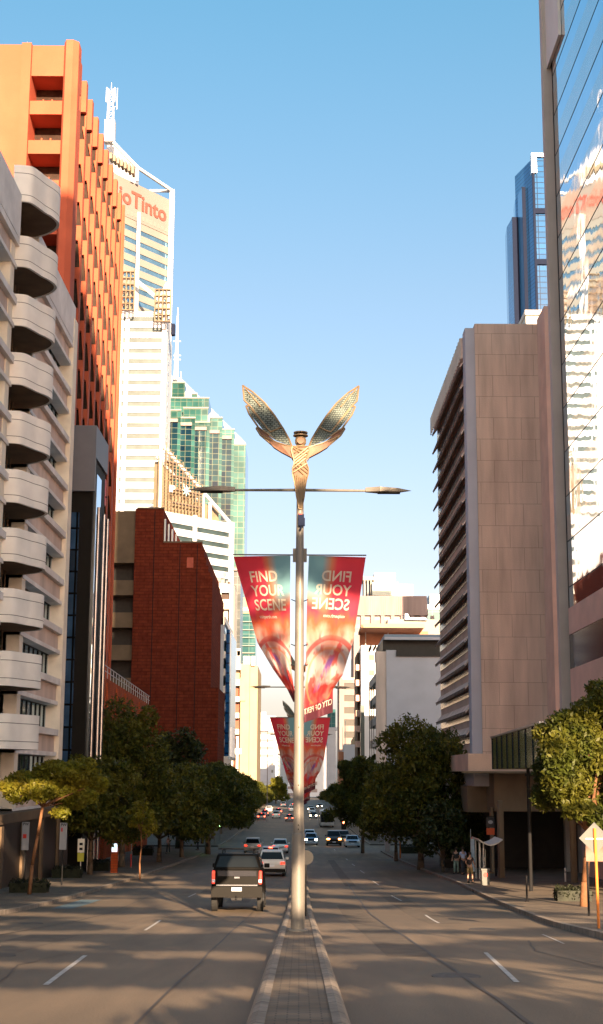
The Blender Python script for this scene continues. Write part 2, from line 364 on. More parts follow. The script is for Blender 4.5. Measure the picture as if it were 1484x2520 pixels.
def patch(name, m_, x0, x1, y0, y1, dz):
    n = max(2, int((y1-y0)/1.5)); vs = []
    for k in range(n+1): y = y0+(y1-y0)*k/n; vs += [(x0, y, gr(y)+dz), (x1, y, gr(y)+dz)]
    return struct(MB().add(vs, [(2*k, 2*k+1, 2*k+3, 2*k+2) for k in range(n)]).build(name, m_))
for x0, x1, y0, y1 in ((-6.4, -5.2, 20, 34), (1.6, 2.5, 26, 60), (-9.6, -8.9, 30, 48), (4.0, 5.1, 44, 70), (-3.2, -2.2, 62, 90), (5.9, 6.6, 17, 25), (-5.0, -4.4, 70, 120), (2.6, 3.2, 80, 130)): patch('road_patch', 'asphaltdark', x0, x1, y0, y1, .004)
def seam(pts, w=.035, m_='tar', dz=.0085):
    vs = [];
    for i in range(len(pts)-1):
        for k in range(8):
            t = k/8; x = pts[i][0]+(pts[i+1][0]-pts[i][0])*t+R.uniform(-.03, .03); y = pts[i][1]+(pts[i+1][1]-pts[i][1])*t
            vs += [(x-w, y, gr(y)+dz), (x+w, y, gr(y)+dz)]
    n = len(vs)//2-1; struct(MB().add(vs, [(2*k, 2*k+1, 2*k+3, 2*k+2) for k in range(n)]).build('tar_seam', m_))
seam([(2.35, 13), (2.5, 30), (2.7, 60), (2.9, 90)], .03); seam([(-1.6, 14), (-1.75, 40), (-1.7, 80)], .02); seam([(-7.1, 18), (-7.0, 45), (-7.2, 75)], .025)
seam([(4.3, 19), (4.9, 23), (4.6, 28), (5.3, 33)], .014); seam([(-4.4, 16), (-4.0, 19), (-4.5, 23), (-4.2, 27)], .014)
for x, y in ((-5.4, 25.5), (2.3, 21), (-7.9, 42), (5.0, 39), (-2.2, 49)):
    struct(MB().lathe([(.36, gr(y)+.002), (.36, gr(y)+.012), (.30, gr(y)+.014)], x, y, 20).build('manhole_cover', 'ironcover')).rotation_euler = (0, 0, 0)
# ================= grey office block with wave balconies (left, nearest) =================
b = bl('office_building', 'pale grey concrete office block with stacked wave-shaped balconies, nearest on the left', 'building', -16, 80)
FX = -15.8
YT = 75.4; YA, YB = 72.6, 77.9
sof = [ZA(x, y, YT) for x, y in zip([150,145,138,132,127,122,115,108,100,95], [545,700,840,980,1120,1260,1400,1545,1695,1845])]
sof += [sof[-1]-3.3]
core = MB(); core.box(-60, FX-1.3, 38, 92, gr(92)-.5, 31.6); core.build('wall', 'pinkconc', b)
for ya, yb in ((38, YA), (YB, 91.6)):
    pk = MB(); pk.box(FX-1.3, FX, ya, yb, 29.3, 31.9); pk.build('parapet', 'greyconc', b)
for i, z in enumerate(sof):
    if i == 0: continue
    for (ya, yb) in ((38, YA), (YB, 91.6)):
        sp = MB(); sp.box(FX-1.3, FX, ya, yb, z+1.15, z+1.55)
        sp.box(FX-1.299, FX-.30, ya+.01, yb-.01, z+.1, z+1.15)
        sp.box(FX-1.3, FX-.10, ya, yb, z-.15, z+.1)
        sp.build('spandrel', 'greyconc', b)
        pk = MB(); pk.box(FX-.299, FX-.27, ya+.02, yb-.02, z+.12, z+1.13); pk.build('recessed_panel', 'pinkconc', b)
        w = MB(); w.box(FX-1.29, FX-.9, ya, yb, z-1.80, z-.151); w.build('window', 'winblue', b)
        mu = MB(); k = ya+.8; prof = [(ya+.02, z-.21)]
        while k < yb-.2: prof += [(k, z-.21), (k, z-1.79), (k+.07, z-1.79), (k+.07, z-.21)]; k += 1.45
        prof += [(yb-.02, z-.21), (yb-.02, z-.152), (ya+.02, z-.152)]
        mu.slab_yz(prof, FX-.9, FX-.84); mu.build('mullion', 'black', b)
for y0, y1, x1 in ((91.0, 92.4, FX+.05), (77.9, 78.9, FX-.15), (50, 51.2, FX-.2), (61, 62.2, FX-.2), (71.4, 72.4, FX-.2)):
    pr = MB(); pr.box(FX-1.4, x1, y0, y1, gr(92)-.5, 31.0); pr.build('pier', 'cream', b)
# balconies: the plan outline is an S that swells toward the street
def smooth_poly(pts, n=5):
    out = []
    for i in range(len(pts)-1):
        p0 = pts[max(i-1, 0)]; p1 = pts[i]; p2 = pts[i+1]; p3 = pts[min(i+2, len(pts)-1)]
        for k in range(n):
            t = k/n
            out.append(tuple(.5*((2*p1[j])+(-p0[j]+p2[j])*t+(2*p0[j]-5*p1[j]+4*p2[j]-p3[j])*t*t+(-p0[j]+3*p1[j]-3*p2[j]+p3[j])*t**3) for j in range(2)))
    out.append(pts[-1]); return out
plan = smooth_poly([(-16.3, 72.5), (-15.78, 72.55), (-15.3, 72.75), (-15.0, 73.4), (-14.75, 74.1), (-14.45, 74.7), (-14.25, 75.4), (-14.3, 76.1), (-14.65, 76.8), (-15.2, 77.4), (-15.9, 77.9)])
nx = []
for i in range(len(plan)):
    a = plan[max(i-1, 0)]; c = plan[min(i+1, len(plan)-1)]; dx, dy = c[0]-a[0], c[1]-a[1]; l = math.hypot(dx, dy); nx.append((-dy/l, dx/l))
for i, z in enumerate(sof[:-1]):
    top = z+1.82+(.35 if i == 0 else 0)
    m = MB(); n = len(plan)
    vs = [(x, y, z) for x, y in plan]+[(x, y, top) for x, y in plan]+[(x+d[0]*.16, y+d[1]*.16, z) for (x, y), d in zip(plan, nx)]+[(x+d[0]*.16, y+d[1]*.16, top) for (x, y), d in zip(plan, nx)]
    fs = []
    for k in range(n-1): fs += [(k, k+1, n+k+1, n+k), (2*n+k, 3*n+k, 3*n+k+1, 2*n+k+1), (n+k, n+k+1, 3*n+k+1, 3*n+k), (k, 2*n+k, 2*n+k+1, k+1)]
    fs += [(0, n, 3*n, 2*n), (n-1, 3*n-1, 4*n-1, 2*n-1)]
    bo = m.add(vs, fs).build('balcony', 'balc', b, smooth=False)
    j = MB()
    for zz in (z+.38, top-.5):
        vs = [(x-d[0]*.006, y-d[1]*.006, zz) for (x, y), d in zip(plan, nx)]+[(x-d[0]*.006, y-d[1]*.006, zz+.035) for (x, y), d in zip(plan, nx)]
        j.add(vs, [(k, k+1, n+k+1, n+k) for k in range(n-1)])
    jo = j.build('joint_line', 'joint', bo)
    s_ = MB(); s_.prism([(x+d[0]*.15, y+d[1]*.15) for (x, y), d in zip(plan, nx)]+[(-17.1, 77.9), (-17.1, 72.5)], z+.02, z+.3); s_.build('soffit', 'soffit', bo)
    w = MB(); w.box(-17.3, -17.0, 72.6, 77.8, z-1.5, z+.02); w.build('window', 'winblue' if i % 3 else 'windark', b)
    rl = MB()
    for q in (73.4, 74.3, 75.5, 76.4): rl.tube((-16.6, q, z-1.45), (-16.6, q, z+.02), .035, n=6)
    rl.build('mullion', 'soffit', b)
ro = MB(); ro.box(-30, FX-.9, 70.5, 80, 31.6, 33.2); ro.build('roof_house', 'greyconc', b)
# shop front at street level with its red awning board
sh = MB(); sh.box(-17.2, -15.2, 40, 92.6, gr(92)-.2, -2.6); sh.build('shop_front', 'darkshop', b)
sh = MB()
for k in range(6): sh.box(-15.19, -15.05, 60+k*5.6, 60.6+k*5.6, gr(92)-.2, -2.7)
sh.box(-17, -15.1, 40, 92.7, -2.6, -2.1); sh.build('shop_surround', 'brownconc', b)

# ================= dark mirror-clad slab with roof sign =================
b = bl('office_building', 'narrow black and mirror glass office slab beside the grey block', 'building', -16, 98)
xl, xr = -20.5, XA(215, 1640, 96.0); zt = ZA(200, 1060, 96)
c_ = MB(); c_.box(xl-10, xr, 96, 101.6, gr(112)-.5, zt); c_.build('wall', 'trimblack', b)
w = MB(); w.box(xl, xr-.9, 95.9, 95.99, gr(98), zt-6.0); w.build('front_glass', mat('dark_front_glass', (.05, .07, .1), .05, .7, var=.4, scale=.5, bump=.1, bscale=.5, kind='brick', bw=1.6, bh=1.55, ms=.08, col2=(.10, .22, .42), mortar=(.01, .01, .01), off=0), b)
w = MB(); w.box(xl-.2, xr+.15, 95.6, 95.9, zt-4.5, zt+.3); w.box(xr, xr+.15, 95.9, 101.7, zt-2.0, zt+.3); w.build('parapet', mat('slate_panel', (.13, .14, .17), .5, .3, var=.05), b)
w = MB(); w.box(xr+.01, xr+.12, 96.8, 99.0, gr(100)+2, zt-3.0); w.build('side_glass', mat('side_mirror', (.55, .68, .8), .03, 1, bump=.15, bscale=.6, bdet=1, var=.1), b)
for y in (96.6, 99.4, 101.2):
    w = MB(); w.tube((xr+.35, y, gr(y)), (xr+.35, y, zt-5.5), .13, n=12); w.build('column', 'steel', b)
s_ = thing('roof_sign', 'oval lattice sign with a red edge on the side of the black glass slab', 'sign', (xr+.6, 102.6, zt-5))
m = MB(); yc = 102.6; xx0 = XA(222, 1200, yc); xx1 = XA(250, 1200, yc); zz0 = ZA(236, 1255, yc); zz1 = ZA(236, 1122, yc)
oval = []
for k in range(28):
    a = 2*math.pi*k/28; ca, sa = math.cos(a), math.sin(a)
    oval.append(((xx0+xx1)/2+(xx1-xx0)/2*math.copysign(abs(ca)**.5, ca), (zz0+zz1)/2+(zz1-zz0)/2*math.copysign(abs(sa)**.6, sa)))
m.slab_xz(oval, yc, yc+.5); m.build('sign_body', mat('sign_stone', (.33, .3, .26), .6, var=.2, scale=2), s_)
m = MB()
for r in (.85, .55):
    pts = [((xx0+xx1)/2+(p[0]-(xx0+xx1)/2)*r, yc-.04, (zz0+zz1)/2+(p[1]-(zz0+zz1)/2)*r) for p in oval]
    m.path(pts+[pts[0]], .05, 5)
for q in (-.5, 0, .5):
    cz = (zz0+zz1)/2+q*(zz1-zz0)*.5
    pts = [((xx0+xx1)/2+.3*math.cos(a), yc-.05, cz+.35*math.sin(a)) for a in [k*.7 for k in range(10)]]
    m.path(pts, .045, 5)
m.build('ornament', mat('sign_dark', (.1, .09, .08), .6, var=.1), s_)
m = MB(); m.box(xx1-.05, xx1+.28, yc-.1, yc+.6, zz0+.4, zz0+2.4); m.build('red_panel', 'redpaint', s_)
m = MB(); m.tube((xx0, yc+.3, zz0), (xx0, yc+.3, zz1), .06); m.box(xr, xx0+.3, yc+.2, yc+.35, zz0+1, zz0+1.1); m.build('bracket', 'black', s_)

# ================= terracotta tower =================
b = bl('office_tower', 'tall terracotta orange concrete tower with deep set windows and saw-tooth piers', 'tower', -24, 133)
RX = -24.4; top = 75.4; zb = gr(150)-1
xo0 = XA(75, 215, 133); xo1 = XA(154, 215, 133)
m = MB(); m.box(-70, xo0, 133, 175, zb, top); m.box(xo0, RX-1.8, 136.5, 175, zb, top)
m.box(xo0-1.0, xo0-.002, 132.6, 133, zb, top)
m.prism([(xo1, 136.6), (xo1, 133.2), (xo1+.3, 132.5), (RX+.2, 132.5), (RX+.75, 133.0), (RX+.75, 134.6), (RX-.2, 136.6)], zb, top+.3)
m.build('wall', 'redterra', b)
zo = [ZA(110, y, 133) for y in (185, 247, 280, 345)]
st = 4.42; m = MB()
m.box(xo0, xo1, 133.15, 136.5, zo[0], top-.02); m.build('spandrel', 'redterra', b)
for k in range(17):
    t_, b_ = zo[0]-k*st, zo[1]-k*st
    m = MB(); m.box(xo0, xo1, 133.1, 136.5, b_-1.5, b_); m.build('spandrel', 'redterra', b)
    w = MB(); w.box(xo0+.002, xo1-.002, 136.2, 136.49, b_, b_+2.85); w.build('window', 'redwin', b)
m = MB()
for k in range(17):
    b_ = zo[1]-k*st
    for q in (.22, .5): x = xo0+(xo1-xo0)*q; m.box(x, x+.13, 135.9, 136.1, b_, b_+1.6)
m.build('mullion', 'redterra', b)
# street side: saw-tooth bays, each turning a narrow face with cut-off openings to the viewer
NB = 9; pitch = 38.4/NB; TD = 1.05
for k in range(NB):
    y = 136.62+k*pitch; core = MB()
    core.prism([(RX-2.5, y+.62), (RX+.30, y+.62), (RX+.30, y+.9), (RX+.30-TD, y+pitch+.6), (RX-2.5, y+pitch+.6)], zb, top-.1)
    core.build('bay_glazing' if k else 'bay_glazing', 'redwin', b)
    m = MB(); x0, x1 = RX-1.4, RX+.36; w_ = x1-x0
    m.box(x0, x1, y, y+.61, top-3.6, top+.1)
    for j in range(17):
        ztop = zo[1]-j*st+1.0; hop = st*(.34, .50, .62, .70, .74, .76)[min(j, 5)]
        lo_ = ztop-hop; nb_ = ztop-st
        m.box(x0, x1, y, y+.61, nb_, lo_)
        m.slab_xz([(x1-.04, lo_), (x1, lo_), (x1, ztop), (x1-.34, ztop)], y, y+.61)
    m.box(x0, x1, y, y+.61, zb, zo[1]-16*st+1-st)
    # skin on the wall that slopes back along the street
    m.prism([(x1, y+.61), (x1+.001, y+1.0), (x1-TD+.05, y+pitch-.01), (x1-TD-.1, y+pitch-.01), (x1-.2, y+.61)], zb, top+.1)
    m.build('saw_tooth_bay', 'redterra', b)
m = MB(); m.prism([(RX-1.8, 175.0), (RX-1.8, 174.6), (RX+.2, 174.4), (RX+.4, 174.6), (RX+.3, 175.3), (RX-1.8, 175.3)], zb, top); m.build('pier', 'redterra', b)
# podium
b2 = MB(); pz = 8.4
b2.prism([(-24.6, 112.5), (-17.1, 112.5), (-18.9, 175), (-40, 175), (-40, 133.2), (-24.6, 132)], zb, pz); b2.build('podium', 'brick2', b)
m = MB()
for k in range(24):
    y = 112.8+k*2.6; x = -17.2-(y-112.5)*.0288; m.tube((x, y, pz), (x, y, pz+1.1), .035, n=5)
m.tube((-17.2, 112.8, pz+1.1), (-18.95, 174, pz+1.1), .04, n=5); m.tube((-17.2, 112.8, pz+.6), (-18.95, 174, pz+.6), .03, n=5)
m.build('railing', 'alu', b)
m = MB(); m.box(-24.5, -17.4, 112.6, 113, pz, pz+1.6); m.build('parapet', 'brownconc', b)
m = MB()
for k in range(7):
    y = 116+k*8.4; m.box(-17.45-(y-112.5)*.0288, -16.98-(y-112.5)*.0288, y, y+2.2, gr(y)+.1, pz-.4)
m.build('buttress', 'brick2', b)
m = MB(); m.box(-24.4, -18, 112.3, 112.49, -4, 5); m.box(-20.5, -19.6, 112.2, 112.3, -4, 7.4); m.build('dark_opening', 'darkshop', b)
m = MB(); m.tube((-30, 137, top), (-30, 137, top+2.6), .07, .03, 6); m.tube((-29.6, 137, top), (-29.6, 137, top+.9), .15, .12, 8); m.build('antenna', 'alu', b)

# ================= red brick block with stepped top =================
b = bl('brick_building', 'dark red brick office block with a stepped blank end wall', 'building', -20, 235)
Y = 235; zg = gr(Y)-.5
xa, xb, xc, xd = XA(331, 1500, Y), XA(402, 1300, Y), XA(497, 1345, Y), XA(270, 1300, Y)
z1, z2 = ZA(330, 1252, Y), ZA(500, 1336, Y)
m = MB(); m.box(xa, xb, Y, Y+50, zg, z1); m.box(xb, xc, Y, Y+50, zg, z2)
px_ = xc
for k, (qx, qy) in enumerate(((503, 1352), (508, 1372), (513, 1392), (518, 1408), (523, 1421))):
    q = XA(qx, qy, Y); m.box(px_, q, Y, Y+44-k*2, zg, ZA(qx, qy, Y)); px_ = q
xc = px_-1.5
xe = XA(535, 1850, Y); m.box(px_, xe, Y+.1, Y+20, zg, ZA(530, 1692, Y))
m.build('wall', 'brick', b)
m = MB(); m.box(xd-6, xa, Y+3, Y+50, zg, z1-.2); m.box(xd-6, xa, Y+.2, Y+3, z1-9.5, z1-.4)
z = z1-9.5; wz = []
while z > -4:
    wz.append(z); z -= 5.6
    m.box(xd-6, xa, Y+.4, Y+3, z, z+2.6)
m.build('balcony_front', 'brownconc', b)
for z in wz:
    w = MB(); w.box(xd-6, xa-.3, Y+2.8, Y+2.99, z-3, z); w.build('window', 'darkshop', b)
m = MB(); 
for k in range(4): m.box(xb+.05+k*.65, xb+.3+k*.65, Y+1, Y+1.6, z2, z1-1.6-k*.9)
m.build('roof_fin', 'alu', b)
m = MB(); m.box(xa, xb+.1, Y-.12, Y+.5, z1, z1+.25); m.box(xb+.1, XA(497, 1345, Y)+.1, Y-.12, Y+.5, z2, z2+.25); m.build('coping', 'brownconc', b)
for q in (372, 437, 480):
    m = MB(); m.box(XA(q, 1600, Y), XA(q, 1600, Y)+.12, Y-.05, Y-.002, zg, z2-.3 if q > 400 else z1-.3); m.build('movement_joint', 'trimblack', b)
m = MB(); m.box(xa-.25, xa-.002, Y-.15, Y+3, zg, z1+.02); m.build('corner_rib', 'brick', b)
w = MB(); w.box(XA(460, 1380, Y), XA(476, 1380, Y), Y-.05, Y-.002, ZA(468, 1397, Y), ZA(468, 1372, Y)); w.build('wall_vent', mat('vent_red', (.42, .08, .04), .7, var=.2), b)

# ================= helper for far blocks with ribbon windows =================
def ribbons(b, A, B, z0, z1, step, wh, inset0=1, inset1=1, wallm='white', winm='wingrey', depth=10, proud=.35, cols=(), colw=1, offz=.5, nmax=100, top=None):
    L = math.hypot(B[0]-A[0], B[1]-A[1]); z = z1-offz; n = 0
    ux, uy = (B[0]-A[0])/L, (B[1]-A[1])/L
    core = MB(); core.fbox(A, B, 0, L, z0, z1, -depth, 0); core.build('wall', wallm, b)
    prev = z1
    while z-wh > z0 and n < nmax:
        sp = MB(); sp.fbox(A, B, 0, L, z, prev, 0, proud); sp.build('spandrel', wallm, b)
        w = MB(); w.fbox(A, B, inset0, L-inset1, z-wh, z, 0, .06); w.build('window', winm, b)
        prev = z-wh; z -= step; n += 1
    sp = MB(); sp.fbox(A, B, 0, L, z0, prev, 0, proud); sp.build('spandrel', wallm, b)
    sp = MB(); sp.fbox(A, B, 0, inset0, z0, z1, .001, proud-.004); sp.build('end_pier', wallm, b)
    sp = MB(); sp.fbox(A, B, L-inset1, L, z0, z1, .001, proud-.004); sp.build('end_pier', wallm, b)
    for c in cols: sp = MB(); sp.fbox(A, B, c, c+colw, z0, z1+.4, proud-.01, proud+.5); sp.build('column', wallm, b)

# ================= tall sign tower =================
b = bl('skyscraper', 'white skyscraper with red lettering, sloping truss top and a lattice mast', 'tower', -50, 440)
Y = 440; xr = XA(405, 1000, Y); xl = XA(255, 1000, Y); zt = ZA(350, 768, Y)
xcol = XA(305, 1000, Y)-xl; xs = XA(300, 1000, Y)
ribbons(b, (xl, Y), (xr, Y), -10, zt, 3.66, 1.55, XA(298, 1000, Y)-xl, 1.3, 'white', 'wingrey', 14, .4, cols=(XA(304, 1000, Y)-xl, xr-xl-1.3), colw=1.3, offz=1.9)
m = MB(); m.box(xr-.002, xr+.25, Y, Y+18, -10, zt-6); m.build('side_wall', mat('side_pale', (.62, .66, .70), .5, var=.05), b)
m = MB()
for k in range(15): z = zt-9-k*3.66*1; m.box(xr+.25, xr+.32, Y+6, Y+8, z, z+1.6)
m.build('side_window', 'windark', b)
r1 = ZA(280, 433, 1); r2 = ZA(420, 496, 1); Y2 = Y*r1/r2
A = (XA(250, 470, Y-6), Y-6); Bp = (XA(421, 500, Y2), Y2); Z1 = ZA(420, 496, Y2)
ribbons(b, A, Bp, zt-.5, Z1-13.5, 4.25, 1.75, 1, 1.0, 'whitebeige', 'winblue', 16, .3, offz=2.6)
L = math.hypot(Bp[0]-A[0], Bp[1]-A[1])
m = MB(); m.fbox(A, Bp, 0, L, Z1-13.5, Z1, -16, .5); m.build('sign_wall', 'signbeige', b)
m = MB()
for k in range(int(L/1.9)): m.fbox(A, Bp, k*1.9+.3, k*1.9+1.5, Z1-12.5, Z1-10.8, .5, .56)
m.build('plant_louvre', 'whitebeige', b)
ux = Vector((Bp[0]-A[0], Bp[1]-A[1], 0)).normalized()
tstart = L*(XA(262, 480, 440)-A[0])/(Bp[0]-A[0])*.96
o = Vector((A[0], A[1], 0))+ux*(L-31.5)+Vector((ux.y, -ux.x, 0))*.5; o.z = Z1-8.9
sign_text('RioTinto', 8.0, o, ux, (0, 0, 1), 'signred', b, .02, th=.25)
m = MB()
e = Vector((Bp[0], Bp[1], 0)); m.box(Bp[0]-.4, Bp[0]+1.3, Y2-1.5, Y2+.2, zt-16, ZA(424, 470, Y2))
xpost = XA(331, 560, Y-4); m.box(xpost, xpost+1.1, Y+2.5, Y+4, zt-8, Z1-12)
p1 = Vector((XA(278, 350, Y), Y, ZA(278, 350, Y))); p2 = Vector((XA(335, 400, Y), Y+4, ZA(335, 400, Y))); p3 = Vector((Bp[0]+.5, Y2-.5, ZA(424, 472, Y2)))
m.tube(p1, p2, .65, n=6); m.tube(p2, p3, .65, n=6)
m.tube((XA(368, 471, Y2), Y2-.5, ZA(368, 471, Y2)), p3, .55, n=6); m.tube(p2, (p2.x, p2.y, Z1), .6, n=6)
m.tube(Vector((XA(331, 690, Y), Y-2, ZA(331, 690, Y))), Vector((XA(395, 745, Y), Y-2, ZA(395, 745, Y))), .7, n=6)
m.tube(Vector((XA(395, 745, Y), Y-2, ZA(395, 745, Y))), Vector((XA(412, 700, Y), Y-1, ZA(412, 700, Y))), .6, n=6)
m.tube(Vector((XA(395, 745, Y), Y-2, ZA(395, 745, Y))), Vector((XA(393, 775, Y), Y-2, ZA(393, 775, Y))), .6, n=6)
m.build('truss', 'white', b)
m = MB(); pxs = [(262, 352), (280, 352), (332, 402), (333, 452), (333, 480), (262, 480)]
m.slab_xz([(XA(x, y, Y+15), ZA(x, y, Y+15)) for x, y in pxs[::-1]], Y+15, Y+26); m.build('plant_room', 'white', b)
m = MB(); 
for k in range(7):
    a = math.pi+k*math.pi/6; m.box(XA(270+k*9, 390+k*5, Y), XA(276+k*9, 390+k*5, Y), Y-.8, Y+3, ZA(270, 392+k*6, Y), ZA(270, 378+k*5, Y))
m.build('roof_balcony', 'scaff', b)
mast = thing('mast', 'white lattice telecom mast on the roof of the lettered skyscraper', 'mast', (XA(270, 350, 442), 442, ZA(270, 350, 442)))
m = MB(); xm0, xm1 = XA(264, 300, 442), XA(279, 300, 442); za, zb_ = ZA(270, 352, 442), ZA(270, 222, 442)
for x in (xm0, xm1):
    for y in (441, 443): m.tube((x, y, za), (x+(.3 if x == xm0 else -.3), y, zb_), .3, .2, 5)
for k in range(11):
    q = za+(zb_-za)*k/11; q2 = za+(zb_-za)*(k+1)/11
    m.tube((xm0, 441, q), (xm1, 441, q2), .14, n=4); m.tube((xm1, 441, q), (xm0, 441, q), .14, n=4)
m.tube(((xm0+xm1)/2, 442, zb_-1), ((xm0+xm1)/2, 442, ZA(273, 203, 442)), .18, .08, 5)
for x in (xm0-.4, xm1+.3): m.tube((x, 441, zb_-5), (x, 441, zb_+.5), .25, n=5)
m.tube((xm1+1.2, 441, za+12), (xm1+1.2, 441, za+20), .15, n=5); m.tube((xm1, 441, za+13), (xm1+1.2, 441, za+13), .1, n=4)
m.box(xm0-.7, xm1+.7, 440.5, 443.5, za, za+8); m.build('lattice', 'white', mast)
# scaffold landings against the upper shaft
def scaffold(name, label, px0, px1, py0, py1, Y, nx_, nz_, m_='scaff', r=.16, parent=None):
    x0, x1 = XA(px0, (py0+py1)/2, Y), XA(px1, (py0+py1)/2, Y); z0, z1 = ZA((px0+px1)/2, py1, Y), ZA((px0+px1)/2, py0, Y)
    o = parent or thing(name, label, 'scaffold', ((x0+x1)/2, Y, z0))
    m = MB()
    for i in range(nx_+1):
        x = x0+(x1-x0)*i/nx_
        for y in (Y, Y+1.6): m.tube((x, y, z0), (x, y, z1+R.uniform(-.3, .6)), r, n=4)
    d = MB()
    for k in range(nz_+1):
        z = z0+(z1-z0)*k/nz_
        m.tube((x0, Y, z), (x1, Y, z), r, n=4); d.box(x0, x1, Y+.1, Y+1.5, z-.12, z)
    m.build('scaffold_pole', m_, o); d.build('scaffold_deck', 'brwngrey', o)
    return o
scaffold('scaffold', 'tan scaffold tower hung on the left of the lettered skyscraper below its ribbon windows', 300, 330, 668, 762, 434, 3, 6)
scaffold('scaffold', 'tan scaffold at the right corner of the lettered skyscraper', 381, 419, 712, 790, 434, 4, 5)
m = MB(); g_ = thing('gondola', 'dark window cleaning cradle hanging off the corner of the white skyscraper', 'cradle', (XA(426, 810, 440), 440, ZA(426, 828, 440)))
x0, x1 = XA(421, 810, 440), XA(431, 810, 440); m.box(x0, x1, 439, 441, ZA(426, 826, 440), ZA(426, 798, 440)); m.build('cradle', 'navy', g_, bevel=.3)
m = MB(); m.tube((x0+.2, 440, ZA(426, 800, 440)), (x0-.8, 440, ZA(426, 785, 440)), .15, n=4); m.build('cable', 'navy', g_)
# ================= lower wing of the white tower with sloping truss =================
YW = 398; r1 = ZA(390, 1255, 1); r2 = ZA(571, 1288.5, 1); YW2 = YW*r1/r2
b = bl('office_building', 'low white ribbon window wing with a scaffolded sloping roof truss', 'building', -35, YW)
A = (XA(390, 1255, YW), YW); Bq = (XA(571, 1288, YW2), YW2); zt = ZA(390, 1256, YW); L = math.hypot(Bq[0]-A[0], Bq[1]-A[1])
ribbons(b, A, Bq, -10, zt, 3.62, 1.5, 1.0, 1.3, 'white', 'wingrey', 22, .4, cols=(L*.445, L-1.2), colw=1.3, offz=3.0)
U = Vector((Bq[0]-A[0], Bq[1]-A[1], 0)).normalized(); NN = Vector((U.y, -U.x, 0)); A3 = Vector((A[0], A[1], 0))
def wp(t, z, d=0): p = A3+U*t+NN*d; p.z = z; return p
zt0 = ZA(405, 1092, YW); zt1 = zt+.5
m = MB(); m.fbox(A, Bq, 3, L*.55, zt, zt+9, -6, -3); m.fbox(A, Bq, 3, L*.27, zt+9, zt+16, -6, -3); m.fbox(A, Bq, L*.60, L*.9, zt, zt+5.5, -9, -3); m.build('roof_plant', 'scaff', b)
m = MB(); m.tube(wp(1, zt0, -.5), wp(L-.6, zt1, -.5), .6, n=6); m.tube(wp(1, zt0-3.5, -2.5), wp(L*.6, zt+6, -2.5), .45, n=6)
m.tube(wp(1, zt, -.5), wp(1, zt0, -.5), .5, n=6)
for t in (.62, .72): m.tube(wp(L*t, zt, -1), wp(L*t, zt0+(zt1-zt0)*t, -1), .55, n=6)
m.build('truss', 'white', b)
m = MB(); dk = MB()
for i in range(13):
    t = 1+i*L*.045; ztop = zt0+(zt1-zt0)*t/L+1.8+R.uniform(-.5, 1.2)
    for d in (.2, -1.6): m.tube(wp(t, zt, d), wp(t, ztop, d), .13, n=4)
for k in range(12):
    z = zt+1.5+k*2.0; te = min(L*.58, L*(z-zt0)/(zt1-zt0)+1.5)
    if te < 3: break
    m.tube(wp(1, z, .2), wp(te, z, .2), .12, n=4); m.tube(wp(1, z+1, .2), wp(te, z+1, .2), .08, n=4)
    if k % 2: dk.fbox(A, Bq, max(1, te*.35), te, z-.25, z, -1.6, .1)
m.build('scaffold_pole', 'scaff', b); dk.build('scaffold_deck', 'brwngrey', b)
o = wp(L*.115, ZA(420, 1206, YW), .6)
sign_text('IP', 2.9, o, U, (0, 0, 1), 'white', b, .03, th=.15)
m = MB(); cc = wp(L*.34, ZA(450, 1196, YW), .7)
for k in range(8):
    a = k*math.pi/4; p = Vector((math.cos(a), 0, math.sin(a))); m.tube(cc, cc+U*(p.x*1.7)+Vector((0, 0, p.z*1.7)), .28, .05, 5)
m.build('star_emblem', mat('star_blue', (.35, .65, .75), .5, var=.02), b)

# ================= green glass tower =================
Y = 520
b = bl('glass_tower', 'green glass tower with stepped bays under a sloping white fin wall', 'tower', -30, Y)
zb0 = gr(Y)-1
def bay(px0, px1, py, y, m_, nm, dark=None):
    x0, x1 = XA(px0, py+60, y), XA(px1, py+60, y); zt = ZA(px0, py, y)
    w = MB(); w.box(x0, x1, y, y+26, zb0, zt); w.build(nm, m_, b)
    e = MB(); e.box(x0-.05, x1+.15, y-.25, y+.5, zt-.05, zt+.5); e.build('bay_cap', 'whitebeige', b)
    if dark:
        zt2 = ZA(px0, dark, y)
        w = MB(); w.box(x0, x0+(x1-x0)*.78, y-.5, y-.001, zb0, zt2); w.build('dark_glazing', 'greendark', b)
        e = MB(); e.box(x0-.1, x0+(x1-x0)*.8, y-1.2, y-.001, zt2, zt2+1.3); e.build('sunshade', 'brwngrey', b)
bay(575.5, 604, 1095, Y+9, 'greenglass', 'glass_bay')
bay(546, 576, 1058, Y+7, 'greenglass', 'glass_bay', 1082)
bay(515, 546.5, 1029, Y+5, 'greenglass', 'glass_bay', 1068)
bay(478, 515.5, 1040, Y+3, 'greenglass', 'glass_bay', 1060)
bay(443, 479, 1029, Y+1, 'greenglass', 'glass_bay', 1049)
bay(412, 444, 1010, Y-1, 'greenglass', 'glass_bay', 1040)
bay(450, 511, 1005, Y+12, 'greenglass', 'glass_bay')
bay(418, 513, 980, Y+16, 'greenglass', 'glass_bay')
bay(422, 454, 942, Y+20, 'greenglass', 'glass_bay')
bay(470, 484, 970, Y+22, 'greenglass', 'glass_bay')
m = MB(); yy = Y+44
m.slab_xz([(XA(x, y, yy), ZA(x, y, yy)) for x, y in ((422, 925), (445, 930), (603, 1088), (603, 1150), (422, 1150))][::-1], yy, yy+4); m.build('fin_wall', 'white', b)
mast = thing('mast', 'slender white spire behind the top of the green glass tower', 'mast', (XA(436, 930, 560), 560, ZA(436, 930, 560)))
m = MB(); P_ = lambda x, y: Vector((XA(x, y, 560), 560, ZA(x, y, 560)))
